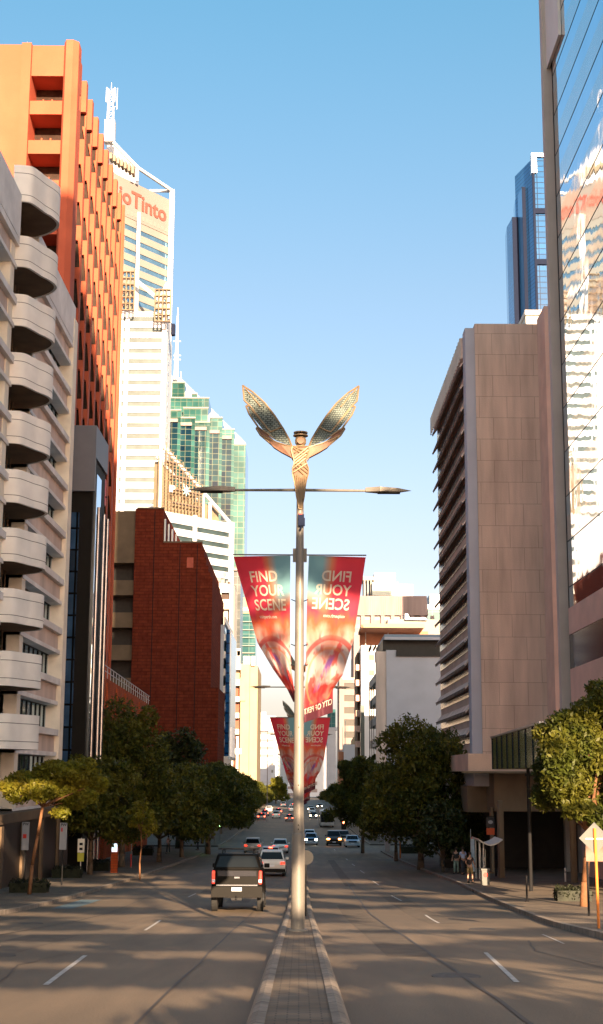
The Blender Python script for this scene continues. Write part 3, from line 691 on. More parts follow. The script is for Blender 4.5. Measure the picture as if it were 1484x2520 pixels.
m.path([P_(433, 935), P_(434.5, 890), P_(436, 840), P_(437, 790), P_(438, 757)], [1.1, 1.0, .6, .45, .12], 6)
for q in (885, 875, 840): p = P_(436, q); m.tube(p-Vector((1.6, 0, 0)), p+Vector((1.6, 0, 0)), .25, n=5)
m.path([P_(445, 935), P_(445, 915)], .25, 5); m.tube(P_(429, 935), P_(433, 905), .3, n=5)
m.build('spire', 'white', mast)

# ================= mid left blocks =================
Y = 300; b = bl('apartment_building', 'cream rounded balcony block lit by the sun behind the red brick end wall', 'building', -16, Y)
x0, x1 = XA(505, 1470, Y), XA(572, 1470, Y); x2 = XA(565, 1470, Y)
m = MB(); m.box(x0, x1-1.0, Y+1.2, Y+20, gr(Y)-.5, ZA(540, 1437, Y)); m.box(x0, x2, Y-.2, Y+1.2, ZA(540, 1499, Y), ZA(540, 1475, Y)); m.box(x0, x2, Y, Y+1.2, ZA(540, 1458, Y), ZA(540, 1437, Y))
m.box(XA(541, 1460, Y), XA(545, 1460, Y), Y+.1, Y+1.2, ZA(540, 1480, Y), ZA(540, 1455, Y)); m.build('wall', 'offwhite', b)
m = MB(); m.prism([(x2-.02, Y-.1), (x2+.7, Y+.5), (x2+1.0, Y+2), (x2+.9, Y+16), (x2-.02, Y+16)], ZA(570, 1870, Y), ZA(570, 1440, Y)); m.build('corner_column', 'offwhite', b)
w = MB(); w.box(x0, XA(541, 1460, Y), Y+1.0, Y+1.19, ZA(540, 1476, Y), ZA(540, 1458, Y)); w.build('window', 'redwin', b)
w = MB(); w.box(XA(545, 1460, Y), x2-.1, Y+1.0, Y+1.19, ZA(540, 1476, Y), ZA(540, 1458, Y)); w.build('window', 'redwin', b)
m = MB()
for px, py in ((530, 1424), (536, 1418), (545, 1421), (550, 1405), (558, 1425), (563, 1428)):
    p = Vector((XA(px, 1437, Y), Y+3, ZA(px, 1438, Y))); m.tube(p, (p.x, p.y, ZA(px, py, Y)), .1, n=4); m.box(p.x-.35, p.x+.5, p.y-.1, p.y+.1, ZA(px, py, Y)-.8, ZA(px, py, Y))
m.build('roof_antenna', 'brwngrey', b)
Y = 262; b = bl('office_building', 'grey office block with a narrow blue glass side right of the brick wall', 'building', -14, Y)
x0, x1, x2 = XA(515, 1600, Y), XA(550, 1600, Y), XA(568, 1600, Y+26)
m = MB(); m.box(x0-3, x1, Y, Y+30, gr(Y)-.5, ZA(535, 1537, Y)); m.build('wall', 'greyblue', b)
m = MB(); zq = gr(Y)+3; k = 0
while zq < ZA(535, 1537, Y)-1:
    w = MB(); w.box(x1, x1+.1, Y+1, Y+29, zq, zq+2.0); w.build('window', 'windark' if k % 3 else 'winblue', b)
    m.box(x1, x1+.35, Y+.3, Y+29, zq+2.0, zq+3.3); zq += 3.3; k += 1
m.build('spandrel', 'alu', b)
m = MB(); m.box(x1+.35, x1+1.1, Y+3, Y+29, ZA(560, 1860, Y), ZA(560, 1545, Y)); m.build('glass_fin', 'bluegrid', b)
m = MB(); m.box(x1+1.1, x1+1.3, Y+2.8, Y+3.2, ZA(560, 1870, Y), ZA(560, 1548, Y)); m.build('fin_edge', 'white', b)
for k in range(5):
    w = MB(); w.box(XA(531+0*k, 1600, Y), XA(541, 1600, Y), Y-.06, Y-.002, ZA(535, 1745+k*36, Y), ZA(535, 1722+k*36, Y)); w.build('window', 'windark', b)

Y = 480; b = bl('office_building', 'teal glass office block with a white sign band beyond the beige block', 'building', -24, Y)
m = MB(); m.box(XA(593, 1500, Y), XA(630, 1500, Y), Y, Y+20, gr(Y)-1, ZA(610, 1474, Y)); m.build('glass_wall', 'teal', b)
m = MB()
for q in (1531, 1551, 1570, 1590, 1608): m.box(XA(593, 1500, Y), XA(628, 1500, Y), Y-.6, Y-.002, ZA(610, q, Y), ZA(610, q-2, Y))
m.build('ledge', 'whitebeige', b)
m = MB(); m.box(XA(593, 1480, Y), XA(620, 1480, Y), Y-.3, Y+6, ZA(610, 1510, Y), ZA(610, 1470, Y)); m.box(XA(597, 1480, Y), XA(604, 1480, Y), Y-.2, Y+6, ZA(610, 1490, Y), ZA(610, 1480, Y)); m.build('sign_band', 'beige', b)
sign_text('nab', 2.3, (XA(599, 1503, Y), Y-.35, ZA(599, 1503, Y)), (1, 0, 0), (0, 0, 1), 'white', b, .03, th=.1)
m = MB(); m.box(XA(572, 1450, Y-60), XA(592, 1450, Y-60), Y-60, Y-40, gr(Y)-1, ZA(582, 1402, Y-60))
o = bl('office_building', 'black glass slab block with a fine grid, right beside the cream balcony block', 'building', XA(582, 1450, 420), 420); m.build('glass_wall', mat('black_grid', (.03, .04, .045), .2, .3, kind='brick', bw=2.2, bh=2.6, ms=.12, off=0, col2=(.045, .055, .06), mortar=(.09, .1, .1), var=.3, scale=.2), o)
m = MB(); m.box(XA(571.5, 1450, 419), XA(592.5, 1450, 419), 419, 421, ZA(582, 1405, 420), ZA(582, 1398, 420)); m.build('parapet', 'brwngrey', o)

Y = 400; b = bl('office_building', 'sunlit beige street block with brown balconies at the end of the left row', 'building', -16, Y)
xl, xm, xr = XA(569, 1700, Y), XA(592, 1700, Y), XA(614, 1700, Y); xe = XA(634, 1700, Y+30)
zt = ZA(600, 1634, Y)
m = MB(); m.box(xm, xr, Y, Y+40, gr(Y)-.5, zt); m.box(xr+.002, XA(634, 1700, Y+3), Y+3, Y+39.9, gr(Y)-.5, zt-.3); m.box(xl, xm, Y+2.5, Y+40, gr(Y)-.5, zt-.1)
m.box(xm-.2, xr-1.2, Y-.5, Y, ZA(600, 1725, Y), ZA(600, 1668, Y)); m.build('wall', 'beige', b)
m = MB(); q = 1650
m.box(xl, xm, Y, Y+2.5, ZA(580, 1648, Y), zt); m.box(xl, xm, Y-.2, Y+2.5, ZA(580, 1687, Y), ZA(580, 1672, Y))
for k in range(3): m.box(xl, xm-.3, Y, Y+2.5, ZA(580, 1727+40*k, Y), ZA(580, 1714+40*k, Y))
m.box(XA(570, 1850, Y), XA(574, 1850, Y), Y, Y+1, gr(Y), ZA(580, 1845, Y)); m.box(XA(581, 1850, Y), XA(587, 1850, Y), Y-.5, Y+1, gr(Y), ZA(580, 1812, Y)); m.box(xl, xm+.5, Y-.4, Y+1, ZA(580, 1856, Y), ZA(580, 1842, Y))
m.build('balcony_front', 'offwhite', b)
m = MB(); m.box(xl, xm, Y+2.3, Y+2.49, gr(Y), ZA(580, 1690, Y)); m.build('balcony_back', mat('maroon', (.22, .08, .05), .8), b)
m = MB()
for px in (573, 577, 583, 586, 598, 602, 606, 611, 618, 623): 
    x = XA(px, 1620, Y); m.box(x, x+.5, Y+2, Y+2.5, zt-.3, ZA(px, 1600 if px < 590 else 1613, Y))
for px in (574, 583): x = XA(px, 1600, Y); m.box(x, x+1, Y+2, Y+3, ZA(px, 1612, Y), ZA(px, 1594, Y))
m.build('roof_post', 'offwhite', b)

Y = 720; b = bl('office_building', 'distant bright white ribbon block where the street closes, left of the banners', 'building', -24, Y)
ribbons(b, (XA(600, 1800, Y), Y), (XA(679, 1800, Y), Y), gr(Y), ZA(650, 1762, Y), 3.9, 1.4, .6, 1.2, 'white', 'whitebeige', 15, .5, offz=8)
m = MB(); m.box(XA(634, 1760, Y), XA(655, 1760, Y), Y, Y+10, ZA(650, 1763, Y), ZA(650, 1752, Y)); m.box(XA(640, 1800, Y), XA(648, 1800, Y), Y-.6, Y, ZA(650, 1790, Y), ZA(650, 1787, Y)); m.build('plant_room', 'offwhite', b)
w = MB(); w.box(XA(634, 1880, Y), XA(668, 1880, Y), Y-1.0, Y-.52, ZA(650, 1925, Y), ZA(650, 1872, Y)); w.build('shaded_front', 'greyblue', b)
Y = 640; b = bl('office_building', 'tall narrow cream block with small square windows left of the distant banners', 'building', -10, Y)
m = MB(); m.box(XA(678, 1850, Y), XA(708, 1850, Y), Y, Y+15, gr(Y)-1, ZA(690, 1795, Y)); m.build('wall', 'white', b)
for k in range(9):
    w = MB(); w.box(XA(684, 1850, Y), XA(686.5, 1850, Y), Y-.1, Y-.002, ZA(690, 1835+k*10.5, Y), ZA(690, 1829+k*10.5, Y)); w.build('window', 'brwngrey', b)
Y = 900; b = bl('office_building', 'hazy pale block closing the end of the street behind the lamp posts', 'building', -2, Y)
ribbons(b, (XA(698, 1900, Y), Y), (XA(730, 1900, Y), Y), gr(Y)-1, ZA(715, 1862, Y), 4.2, 1.8, 1, 1, 'white', 'brwngrey', 12, .3, offz=2)
Y = 820; b = bl('office_building', 'distant white block right of the lamp posts at the end of the street', 'building', 10, Y)
ribbons(b, (XA(756, 1900, Y), Y), (XA(806, 1900, Y), Y), gr(Y)-1, ZA(790, 1790, Y), 4.2, 2.0, 1, 6, 'white', 'brwngrey', 12, .3, offz=2)

# ================= right side, far to near =================
Y = 620; b = bl('office_building', 'slim blue-grey column block standing in shade right of the lower banners', 'building', 12, Y)
m = MB(); m.box(XA(805, 1850, Y), XA(826, 1850, Y), Y, Y+20, gr(Y)-1, ZA(815, 1797, Y)); m.box(XA(803, 1790, Y), XA(830, 1790, Y), Y-.5, Y+10, ZA(815, 1797, Y)+.01, ZA(815, 1790, Y)); m.build('wall', 'greyblue', b)
m = MB(); m.box(XA(806, 1750, Y), XA(826, 1750, Y), Y+2, Y+10, ZA(815, 1790, Y)+.02, ZA(815, 1745, Y)); m.build('glass_top', 'teal', b)
m = MB(); m.box(XA(808, 1720, Y+15), XA(815, 1720, Y+15), Y+15, Y+25, gr(Y)-1, ZA(815, 1660, Y+15)); m.build('core', 'white', b)
Y = 470; b = bl('office_building', 'white rooftop block carrying a blue lettered sign box', 'building', 30, Y)
m = MB(); bx = lambda a, c_, d, e, y0, y1: m.box(XA(a, (d+e)/2, Y), XA(c_, (d+e)/2, Y), y0, y1, ZA((a+c_)/2, e, Y), ZA((a+c_)/2, d, Y))
bx(922, 975, 1407, 1440, Y+3, Y+15); bx(979.7, 1017, 1437, 1475, Y+1, Y+15); m.build('roof_box', 'white', b)
m = MB(); bx(894, 921.8, 1417, 1426, Y+2, Y+12)
for a in (896, 904, 912): bx(a, a+4, 1426.2, 1470, Y+2, Y+12)
m.build('plant_frame', 'whitebeige', b)
m = MB(); bx(916, 979.5, 1433, 1466, Y-.5, Y+3); m.build('sign_box', mat('sign_box', (.50, .55, .50), .6, var=.04), b)
m = MB(); m.box(XA(885, 1500, Y), XA(1040, 1500, Y), Y+1, Y+30, gr(Y)-1, ZA(950, 1466, Y)); m.build('wall', 'offwhite', b)
sg = thing('rooftop_sign', 'blue letters BOQ with a small sail mark on the pale roof box', 'sign', (XA(920, 1452, Y), Y-.6, ZA(920, 1452, Y)))
sign_text('BOQ', 3.0, (XA(921.5, 1448.5, Y), Y-.55, ZA(921, 1448.5, Y)), (1, 0, 0), (0, 0, 1), 'bluesign', sg, .012, th=.12)
m = MB(); m.slab_xz([(XA(x, y, Y), ZA(x, y, Y)) for x, y in ((964, 1438), (974, 1446), (974, 1449), (964, 1448.5))][::-1], Y-.67, Y-.55); m.build('sail_mark', 'bluesign', sg)
Y = 415; b = bl('office_building', 'brown-grey concrete block with mansard top below the rooftop sign', 'building', 30, Y)
m = MB(); P2 = lambda x, y, yy=Y: (XA(x, y, yy), ZA(x, y, yy))
m.slab_xz([P2(1054, 1514), P2(1050, 1466.5), P2(880, 1466.5), P2(876, 1514)], Y, Y+25)
m.box(XA(874, 1520, Y), XA(1052, 1520, Y), Y+1.2, Y+25, gr(Y)-1, ZA(950, 1514, Y)-.01)
for k in range(9): x = XA(876+k*24.5-12, 1520, Y); m.box(x, x+1.1, Y+.2, Y+1.2, gr(Y), ZA(950, 1514, Y)-.02)
m.build('wall', 'brwngrey', b)
m = MB()
for k in range(32): x = XA(880+k*5.3, 1480, Y); m.box(x, x+.25, Y-.2, Y-.002, ZA(950, 1511, Y), ZA(950, 1469, Y))
m.build('roof_rib', 'brwngrey', b)
for k in range(7):
    w = MB(); x = XA(876+k*24.5, 1530, Y)
    for q in range(10): w.box(x-.6, x+1.2, Y+1.1, Y+1.19, ZA(950, 1526+q*20, Y), ZA(950, 1516+q*20, Y))
    w.build('window', 'wingrey', b)
Y = 380; b = bl('office_building', 'brown-grey banded block with dark horizontal windows right of the middle banner', 'building', 14, Y)
x0, x1 = XA(835, 1800, Y), XA(881, 1800, Y)
ribbons(b, (x0, Y), (x1, Y), gr(Y)-1, ZA(860, 1672, Y), 3.3, 1.7, 1.3, 1.0, 'brwngrey', 'darkshop', 20, .3, cols=(0, x1-x0-.9), colw=.9, offz=1)
m = MB(); m.box(x0, x1-.6, Y-.2, Y+3, ZA(860, 1672, Y), ZA(860, 1668, Y)); m.build('parapet', 'offwhite', b)
m = MB(); m.box(x1-1, x1+3, Y+3, Y+20, gr(Y)-1, ZA(880, 1560, Y)); m.build('tower_wall', 'brwngrey', b)
Y = 330; b = bl('pavilion', 'small sunlit white street block with an orange side wall beyond the right trees', 'building', 13, Y)
m = MB(); m.box(XA(846, 1850, Y), XA(880, 1850, Y), Y, Y+10, gr(Y)-.5, ZA(860, 1832, Y)); m.build('wall', 'white', b)
m = MB(); m.box(XA(834, 1850, Y), XA(846, 1850, Y)-.01, Y+.5, Y+10, gr(Y)-.5, ZA(860, 1850, Y)); m.build('side_wall', 'copper', b)
m = MB(); m.slab_xz([P2(866, 1832, Y), P2(866, 1822, Y), P2(872, 1812, Y), P2(880, 1812, Y), P2(884, 1832, Y)], Y+1, Y+6); m.build('roof', 'beige', b)
m = MB(); m.box(XA(849, 1800, Y), XA(850.5, 1800, Y), Y+1, Y+1.5, ZA(850, 1832, Y), ZA(850, 1772, Y)); m.box(XA(843, 1800, Y), XA(844, 1800, Y), Y+1, Y+1.5, ZA(850, 1850, Y), ZA(850, 1790, Y)); m.build('flagpole', 'offwhite', b)
Y = 350; b = bl('office_building', 'flat pale beige roof block behind the brown louvred roof', 'building', 30, Y)
m = MB(); m.box(XA(954, 1540, Y), XA(1110, 1540, Y), Y, Y+20, gr(Y)-1, ZA(1000, 1524, Y)); m.build('wall', 'whitebeige', b)
m = MB(); m.slab_xz([P2(996, 1526, Y), P2(1050, 1527, Y), P2(1048, 1521, Y), P2(1008, 1521, Y), P2(1003, 1511, Y), P2(996, 1511, Y)], Y-1, Y+6); m.build('roof_shell', 'white', b)
Y = 520; b = bl('office_building', 'pale teal glass block peeping out left of the tan tower', 'building', 50, Y)
m = MB(); m.box(XA(1052, 1500, Y), XA(1120, 1500, Y), Y, Y+20, gr(Y)-1, ZA(1060, 1500, Y)); m.build('glass_wall', 'teal', b)
m = MB(); m.box(XA(1050, 1490, Y), XA(1120, 1490, Y), Y-.4, Y+20, ZA(1060, 1500, Y), ZA(1060, 1488, Y)); m.box(XA(1059, 1470, Y), XA(1120, 1470, Y), Y+2, Y+20, ZA(1060, 1488, Y), ZA(1060, 1461, Y)); m.build('roof_box', 'white', b)

Y = 285; b = bl('apartment_building', 'sunlit white apartment block under a brown louvred roof canopy', 'building', 14, Y)
xw0, xw1 = XA(889, 1700, Y), XA(950, 1700, Y)
m = MB(); m.box(xw0, xw1+8, Y, Y+22, gr(Y)-.5, ZA(910, 1588, Y)); m.build('wall', 'white', b)
for q in (1618, 1655.5, 1693, 1730, 1768):
    w = MB(); w.box(XA(908, q, Y), XA(921, q, Y), Y-.06, Y-.002, ZA(910, q+6.5, Y), ZA(910, q-6.5, Y)); w.build('window', 'scaff', b)
m = MB(); y0_, y1_ = Y-9, Y+6; zr = ZA(960, 1541, y0_)
m.box(XA(894, 1541, y0_), XA(1045, 1541, y0_), y0_, y0_+.3, zr-.3, zr+.5); m.build('canopy_edge', 'beige', b)
m = MB()
for k in range(13):
    yy = y0_+.9+k*1.0; m.box(XA(894, 1541, y0_)-.3, XA(1045, 1541, y0_), yy, yy+.45, zr-.25-k*.02, zr+.2)
m.box(XA(894, 1541, y0_)-.4, XA(894, 1541, y0_)-.1, y0_, y1_, zr-.3, zr+.3)
zl = ZA(910, 1588, Y)
m.box(xw0-.2, xw1+9, Y+2, Y+2.3, zl, zr+.1)
m.build('louvred_canopy', 'copper', b)
m = MB()
for px in (903, 960): m.box(XA(px, 1560, y0_+1), XA(px, 1560, y0_+1)+.2, y0_+8.8, y0_+9, zl, zr-.4)
m.build('canopy_post', 'offwhite', b)
bal = MB(); k = 0
for q in range(1640, 1860, 38):
    bo = MB(); bo.box(XA(875, q, Y+4), xw0+.02, Y+2, Y+6, ZA(880, q+8, Y), ZA(880, q-7, Y)); bo.build('balcony', 'pinktan', b)
m = MB(); m.box(XA(879, 1700, Y+7), xw0, Y+6, Y+20, gr(Y), ZA(880, 1600, Y)); m.build('recess_wall', 'brownconc', b)
m = MB(); m.box(XA(889, 1800, Y-2)-.1, XA(897, 1800, Y-2), Y-2, Y-.02, gr(Y), ZA(893, 1735, Y-2)); m.build('downpipe_tower', 'wingrey', b)
# blank grey wall block
Y = 222; b = bl('office_building', 'office block with a blank grey-blue end wall and dark glazed top floor', 'building', 18, Y)
x0, x1 = XA(951, 1700, Y), XA(1100, 1700, Y); zt = ZA(1000, 1600, Y)
m = MB(); m.box(x0, x1, Y, Y+25, gr(Y)-.5, zt); m.build('wall', 'greyblue', b)
m = MB(); m.box(x0-.5, x1, Y+.6, Y+25, zt, ZA(1000, 1574, Y)); m.box(XA(975, 1605, Y), x1-.4, Y-.3, Y-.002, zt-1.0, zt-.02); m.build('top_glazing', 'darkshop', b)
m = MB(); m.box(x0-.3, x1+.3, Y-.6, Y+25, ZA(1000, 1574, Y), ZA(1000, 1562, Y)); m.build('roof', mat('slate_blue', (.20, .25, .32), .6, var=.08), b)
m = MB(); m.box(x0-.3, x1+.3, Y-.75, Y-.601, ZA(1000, 1574, Y)-.1, ZA(1000, 1574, Y)+.35); m.box(XA(1010, 1560, Y), XA(1060, 1560, Y), Y+4, Y+9, ZA(1000, 1562, Y), ZA(1000, 1556, Y)); m.build('roof_edge', 'greyblue', b)
m = MB(); z = zt-3.4; a = 0
sw = MB()
while z > gr(Y)+2:
    m.box(x0-1.6, x0-.001, Y+2, Y+24, z-1.5, z-.2)
    w = MB(); w.box(x0-.2, x0-.002, Y+2, Y+24, z-.2, z+1.8); w.build('window', 'windark', b); z -= 3.45
m.build('balcony_band', 'offwhite', b)
m = MB(); m.box(x0-1.65, x0-.003, Y+.2, Y+2, gr(Y), zt-.2); m.build('side_pier', 'pinkconc', b)
m = MB()
for px in (909, 914, 919, 926): x = XA(px, 1780, Y+10); m.box(x, x+.14, Y+10, Y+10.3, gr(Y), ZA(px, 1690, Y+10))
m.build('steel_frame', 'black', b)
m = MB(); m.box(XA(912, 1590, 238), x0-1.5, 238, 246, ZA(930, 1590, 238)-.4, ZA(930, 1590, 238)-.2)
for k in range(4): m.box(XA(912, 1590, 238)+k*.8, XA(912, 1590, 238)+k*.8+.2, 238, 246, ZA(930, 1590, 238)-.19, ZA(930, 1590, 238)+.2)
m.build('pergola', 'brownconc', b)

# ================= blue glass skyscraper (right, far) =================
Y = 420; b = bl('glass_tower', 'deep blue glass skyscraper in three stepped slabs behind the tan tower', 'tower', 90, Y)
def slab(p0, p1, p2, py, py2, mside, mfront, y=Y, dpt=14):
    """side face from p0 (far) to p1 (near), front from p1 to p2"""
    x1_, x2_ = XA(p1, 600, y), XA(p2, 600, y); zt = ZA(p1, py, y)
    w = MB(); w.box(x1_, x2_, y, y+dpt, gr(y)-1, zt); w.build('front_glazing', mfront, b)
    return x1_, x2_, zt
x1_, x2_, zt = slab(1298, 1316, 1375, 384, 0, 'bluediag', 'bluegrid')
ys = Y+26*1; xs_ = XA(1298, 600, ys); zf = zt
m = MB(); m.prism([(x1_, Y+.1), (x1_, Y+26), (xs_-.0, Y+26)], gr(Y)-1, zt-1.0)
m = MB(); m.prism([(x1_-.01, Y+.3), (x1_-.01, Y+13.9), (x1_-3.6, Y+13.9)], gr(Y)-1, zt-.8); m.build('side_glazing', 'bluediag', b)
m = MB()
for x in (x1_-.25, x2_-.5): m.box(x, x+.75, Y-.5, Y-.001, gr(Y), zt)
for q in (520, 645): zz = ZA(1340, q, Y); m.box(x1_+.5, x2_-.5, Y-.5, Y-.001, zz-.9, zz+.9)
m.build('frame', 'navy', b)
m = MB(); m.box(x1_-.4, x1_+1.2, Y-.8, Y+2, ZA(1318, 427, Y), zt+.6); m.box(x1_+1.2, x2_, Y-.8, Y+2, zt-.5, zt+.6); m.build('crown_frame', 'alu', b)
x1b, x2b = XA(1288, 600, Y+6), XA(1300, 600, Y+6); zt2 = ZA(1290, 460, Y+6)
m = MB(); m.box(x1b, x2b+2, Y+6, Y+20, gr(Y)-1, zt2); m.build('dark_slab', 'navy', b)
m = MB(); m.prism([(x1b-.01, Y+6.2), (x1b-.01, Y+24), (XA(1270, 600, Y+16), Y+16)], gr(Y)-1, zt2-.3); m.build('side_glazing', 'blueplain', b)
x1c = XA(1262, 600, Y+12); zt3 = ZA(1266, 534, Y+12)
m = MB(); m.box(x1c, x1c+3, Y+12, Y+26, gr(Y)-1, zt3); m.build('dark_slab', 'navy', b)
m = MB(); m.prism([(x1c-.01, Y+12.2), (x1c-.01, Y+28), (XA(1248, 600, Y+20), Y+20)], gr(Y)-1, zt3-.3); m.build('side_glazing', 'bluediag', b)
Y = 300; b = bl('office_building', 'pale roof block just visible above the tan tower parapet', 'building', 58, Y)
m = MB(); m.box(XA(1294, 780, Y), XA(1375, 780, Y), Y, Y+15, gr(Y), ZA(1330, 776, Y)); m.build('wall', mat('pale_grey', (.48, .50, .48), .7, var=.04), b)
m = MB(); m.box(XA(1291, 770, Y), XA(1375, 770, Y), Y-.6, Y+15, ZA(1330, 776, Y), ZA(1330, 765, Y)); m.build('parapet', 'offwhite', b)

# ================= tan tower with sunshades =================
b = bl('office_tower', 'tan concrete panel tower with rows of slanted sunshades down its street face', 'tower', 20, 125)
TX = 15.5; TY = 125; zt = ZA(1250, 797, TY); zb_ = gr(TY)-1; xr = 50
m = MB(); m.box(TX+.9, xr, TY, 155.5, zb_, zt); m.build('wall', 'tan', b)
m = MB(); m.box(TX, TX+.9, TY+.25, TY+2.2, zb_, zt-.35); m.build('corner_pier', 'greyblue', b)
m = MB(); m.box(TX+.25, TX+.9, TY+2.2, 155, zb_, zt-.3); m.build('street_wall', 'tanplain', b)
zrow = [ZA(1152, y, TY) for y in (883,938,994,1051,1108,1165,1223,1280,1339,1398,1455,1515,1573,1631,1689,1748,1806)]
for i, z in enumerate(zrow):
    x1 = TX+.25
    w = MB(); w.box(x1-.06, x1-.001, TY+2.4, 154.8, z-.75, z-.1); w.build('window', 'redwin', b)
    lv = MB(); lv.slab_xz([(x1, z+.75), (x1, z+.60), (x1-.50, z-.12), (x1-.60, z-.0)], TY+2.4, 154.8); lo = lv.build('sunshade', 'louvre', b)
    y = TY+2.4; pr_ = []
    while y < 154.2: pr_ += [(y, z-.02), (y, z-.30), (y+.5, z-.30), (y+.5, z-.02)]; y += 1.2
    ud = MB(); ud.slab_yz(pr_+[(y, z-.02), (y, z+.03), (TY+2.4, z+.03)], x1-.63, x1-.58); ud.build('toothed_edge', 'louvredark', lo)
m = MB(); m.box(TX-.15, TX+.25, TY+2.2, 155, zrow[0]+.75, zt-.7); m.build('cornice', 'louvre', b)
m = MB()
for k in range(26): y = TY+2.6+k*1.2; m.box(TX-.25, TX-.14, y, y+.5, zrow[0]+.8, zt-.6)
m.build('cornice_fin', 'offwhite', b)
xp0 = XA(1346, 1000, TY-4); 
m = MB(); m.box(xp0, xr, TY-4, TY-.002, zb_, zt+.4); m.build('service_core', 'pinktan', b)
# podium in front of the tan tower
xw = XA(1150, 1875, 92)
m = MB(); m.box(XA(1148, 1875, 96), 30, 95, 124.9, ZA(1250, 1898, 95), ZA(1250, 1855, 95)); m.build('podium', 'tanplain', b)
m = MB(); m.box(19, 24, TY+6, TY+14, zt, zt+1.3); m.tube((22, TY+10, zt), (22, TY+10, zt+2.6), .05, n=5); m.build('roof_plant', 'alu', b)
m = MB(); m.box(XA(1140, 1890, 94), 30, 94.6, 95, ZA(1250, 1903, 95), ZA(1250, 1898, 95)-.01); m.build('podium_ledge', 'podium', b)
m = MB(); m.box(XA(1165, 1910, 100), XA(1213, 1910, 100), 99.5, 110, ZA(1190, 1935, 100), ZA(1190, 1898, 100)); m.build('white_panel', 'greyblue', b)
m = MB(); m.box(XA(1216, 1930, 97), 30, 97, 110, ZA(1290, 1997, 97), ZA(1290, 1903, 97)-.02); m.box(XA(1150, 1930, 101), XA(1216, 1930, 100), 101, 110, ZA(1190, 2000, 100), ZA(1190, 1934, 100)); m.build('lower_wall', 'podium', b)
m = MB(); m.box(XA(1080, 2000, 112), 30, 108, 112, gr(108)-.2, ZA(1290, 1997, 97)+.3); m.build('undercroft', 'darkshop', b)
m = MB(); m.box(XA(1226, 2050, 90), XA(1238, 2050, 90), 89.6, 90.4, gr(90), ZA(1230, 1990, 90)+.5); m.box(XA(1210, 2050, 97), XA(1216, 2050, 97), 97.2, 98, gr(97), ZA(1210, 1998, 97)+.3); m.build('column', 'podium', b)
s_ = thing('poster_sign', 'hanging sign panel, black above with a pale emblem and orange below, under the tan podium', 'sign', (XA(1206, 2030, 92), 92, ZA(1206, 2045, 92)))
xa_, xb_ = XA(1197, 2020, 92), XA(1216, 2020, 92)
m = MB(); m.box(xa_, xb_, 91.9, 92.1, ZA(1206, 2036, 92), ZA(1206, 2012, 92)); m.build('upper_panel', 'poster', s_)
m = MB(); m.box(xa_, xb_, 91.9, 92.1, ZA(1206, 2054, 92), ZA(1206, 2038, 92)); m.build('lower_panel', mat('poster_orange', (.65, .10, .03), .5, var=.15), s_)
m = MB(); zc = ZA(1206, 2023, 92); m.slab_xz([((xa_+xb_)/2+.16*math.cos(a), zc+.12*math.sin(a)) for a in [k*math.pi/5 for k in range(10)]], 91.86, 91.9); m.build('emblem', 'signwhite', s_)
m = MB(); m.tube((xb_+.05, 92, gr(92)), (xb_+.05, 92, ZA(1206, 2005, 92)), .06); m.box(xa_, xb_+.05, 91.95, 92.05, ZA(1206, 2011, 92), ZA(1206, 2009, 92)); m.build('post', 'black', s_)
# green glass box beside it
gb = bl('glass_pavilion', 'green glass clad box with a slanting pale roof edge in front of the tan tower', 'building', 14, 88)
xg = XA(1212, 1850, 92)
m = MB(); m.box(xg, xg+.25, 66, 92, ZA(1212, 1891, 92), ZA(1212, 1772, 92)); m.box(xg, xg+14, 91.7, 92, ZA(1212, 1891, 92)+.01, ZA(1212, 1772, 92)-.01)
m = MB(); zlo, zhi = ZA(1212, 1893, 84), ZA(1212, 1817, 84)
xg = XA(1212, 1850, 84); A_ = (xg, 84); B_ = (xg+6.4, 62)
m.prism([(xg, 84), (xg-1.2, 60), (xg+5, 60), (xg+5, 84)], zlo, zhi); m.build('glass_wall', 'greenbox', gb)
m = MB(); m.prism([(xg-.1, 84.1), (xg-1.3, 59.9), (xg+5.1, 59.9), (xg+5.1, 84.1)], zhi, zhi+.1); m.build('roof_edge', 'alu', gb)
m = MB()
for k in range(8): t = k/8; x, y = xg-1.2*t, 84-24*t; m.tube((x-.02, y, zlo), (x-.02, y, zhi), .03, n=4)
m.build('mullion', 'navy', gb)
m = MB()
for x, y in ((xg+4.5, 83), (xg+4.5, 62), (xg+4.5, 72)): m.tube((x, y, gr(y)), (x, y, zlo), .2, n=10)
m.build('column', 'podium', gb)

# ================= mirror glass tower (right, nearest) =================
b = bl('glass_tower', 'mirror glass tower with pale bands reflecting the buildings opposite, cut by the right edge', 'tower', 22, 90)
GX = 19.7; y0, y1 = 62, 100; H = 66
m = MB(); m.box(GX+.02, 44, y0, y1-.02, gr(80)-1, H); m.build('core', 'colgrey', b)
# horizontal strips: blue glass / pale spandrel, pitch from the photo's dark joint lines
ref = [ZA(1385, y, 100) for y in (90.9, 192, 288, 386, 482, 587, 690)]
pitch = abs(ref[0]-ref[-1])/6*1.0
z = ZA(1385, 90.9, 100)
zs = []
while z < H: z += pitch
while z > -4:
    zs.append(z); z -= pitch
jl = MB()
for i, z in enumerate(zs):
    zh = min(H, z+pitch); zm = z+pitch*.56
    if zm < H:
        w = MB(); w.box(GX-.03, GX+.019, y0, y1-.05, z+.06, zm); w.build('spandrel_band', 'mirrorband', b)
        w = MB(); w.box(GX-.03, GX+.019, y0, y1-.05, zm, zh-.001 if zh < H else H); w.build('glazing_band', 'mirror', b)
    jl.box(GX-.05, GX+.019, y0, y1-.05, z, z+.058)
jl.build('joint', 'black', b)
xq0, xq1 = XA(1360, 1000, 101.3), XA(1383, 1000, 101.3)
m = MB(); m.box(xq1, xq1+1.2, y1+.02, y1+1.3, gr(100), H-6); m.build('shadow_gap', 'black', b)
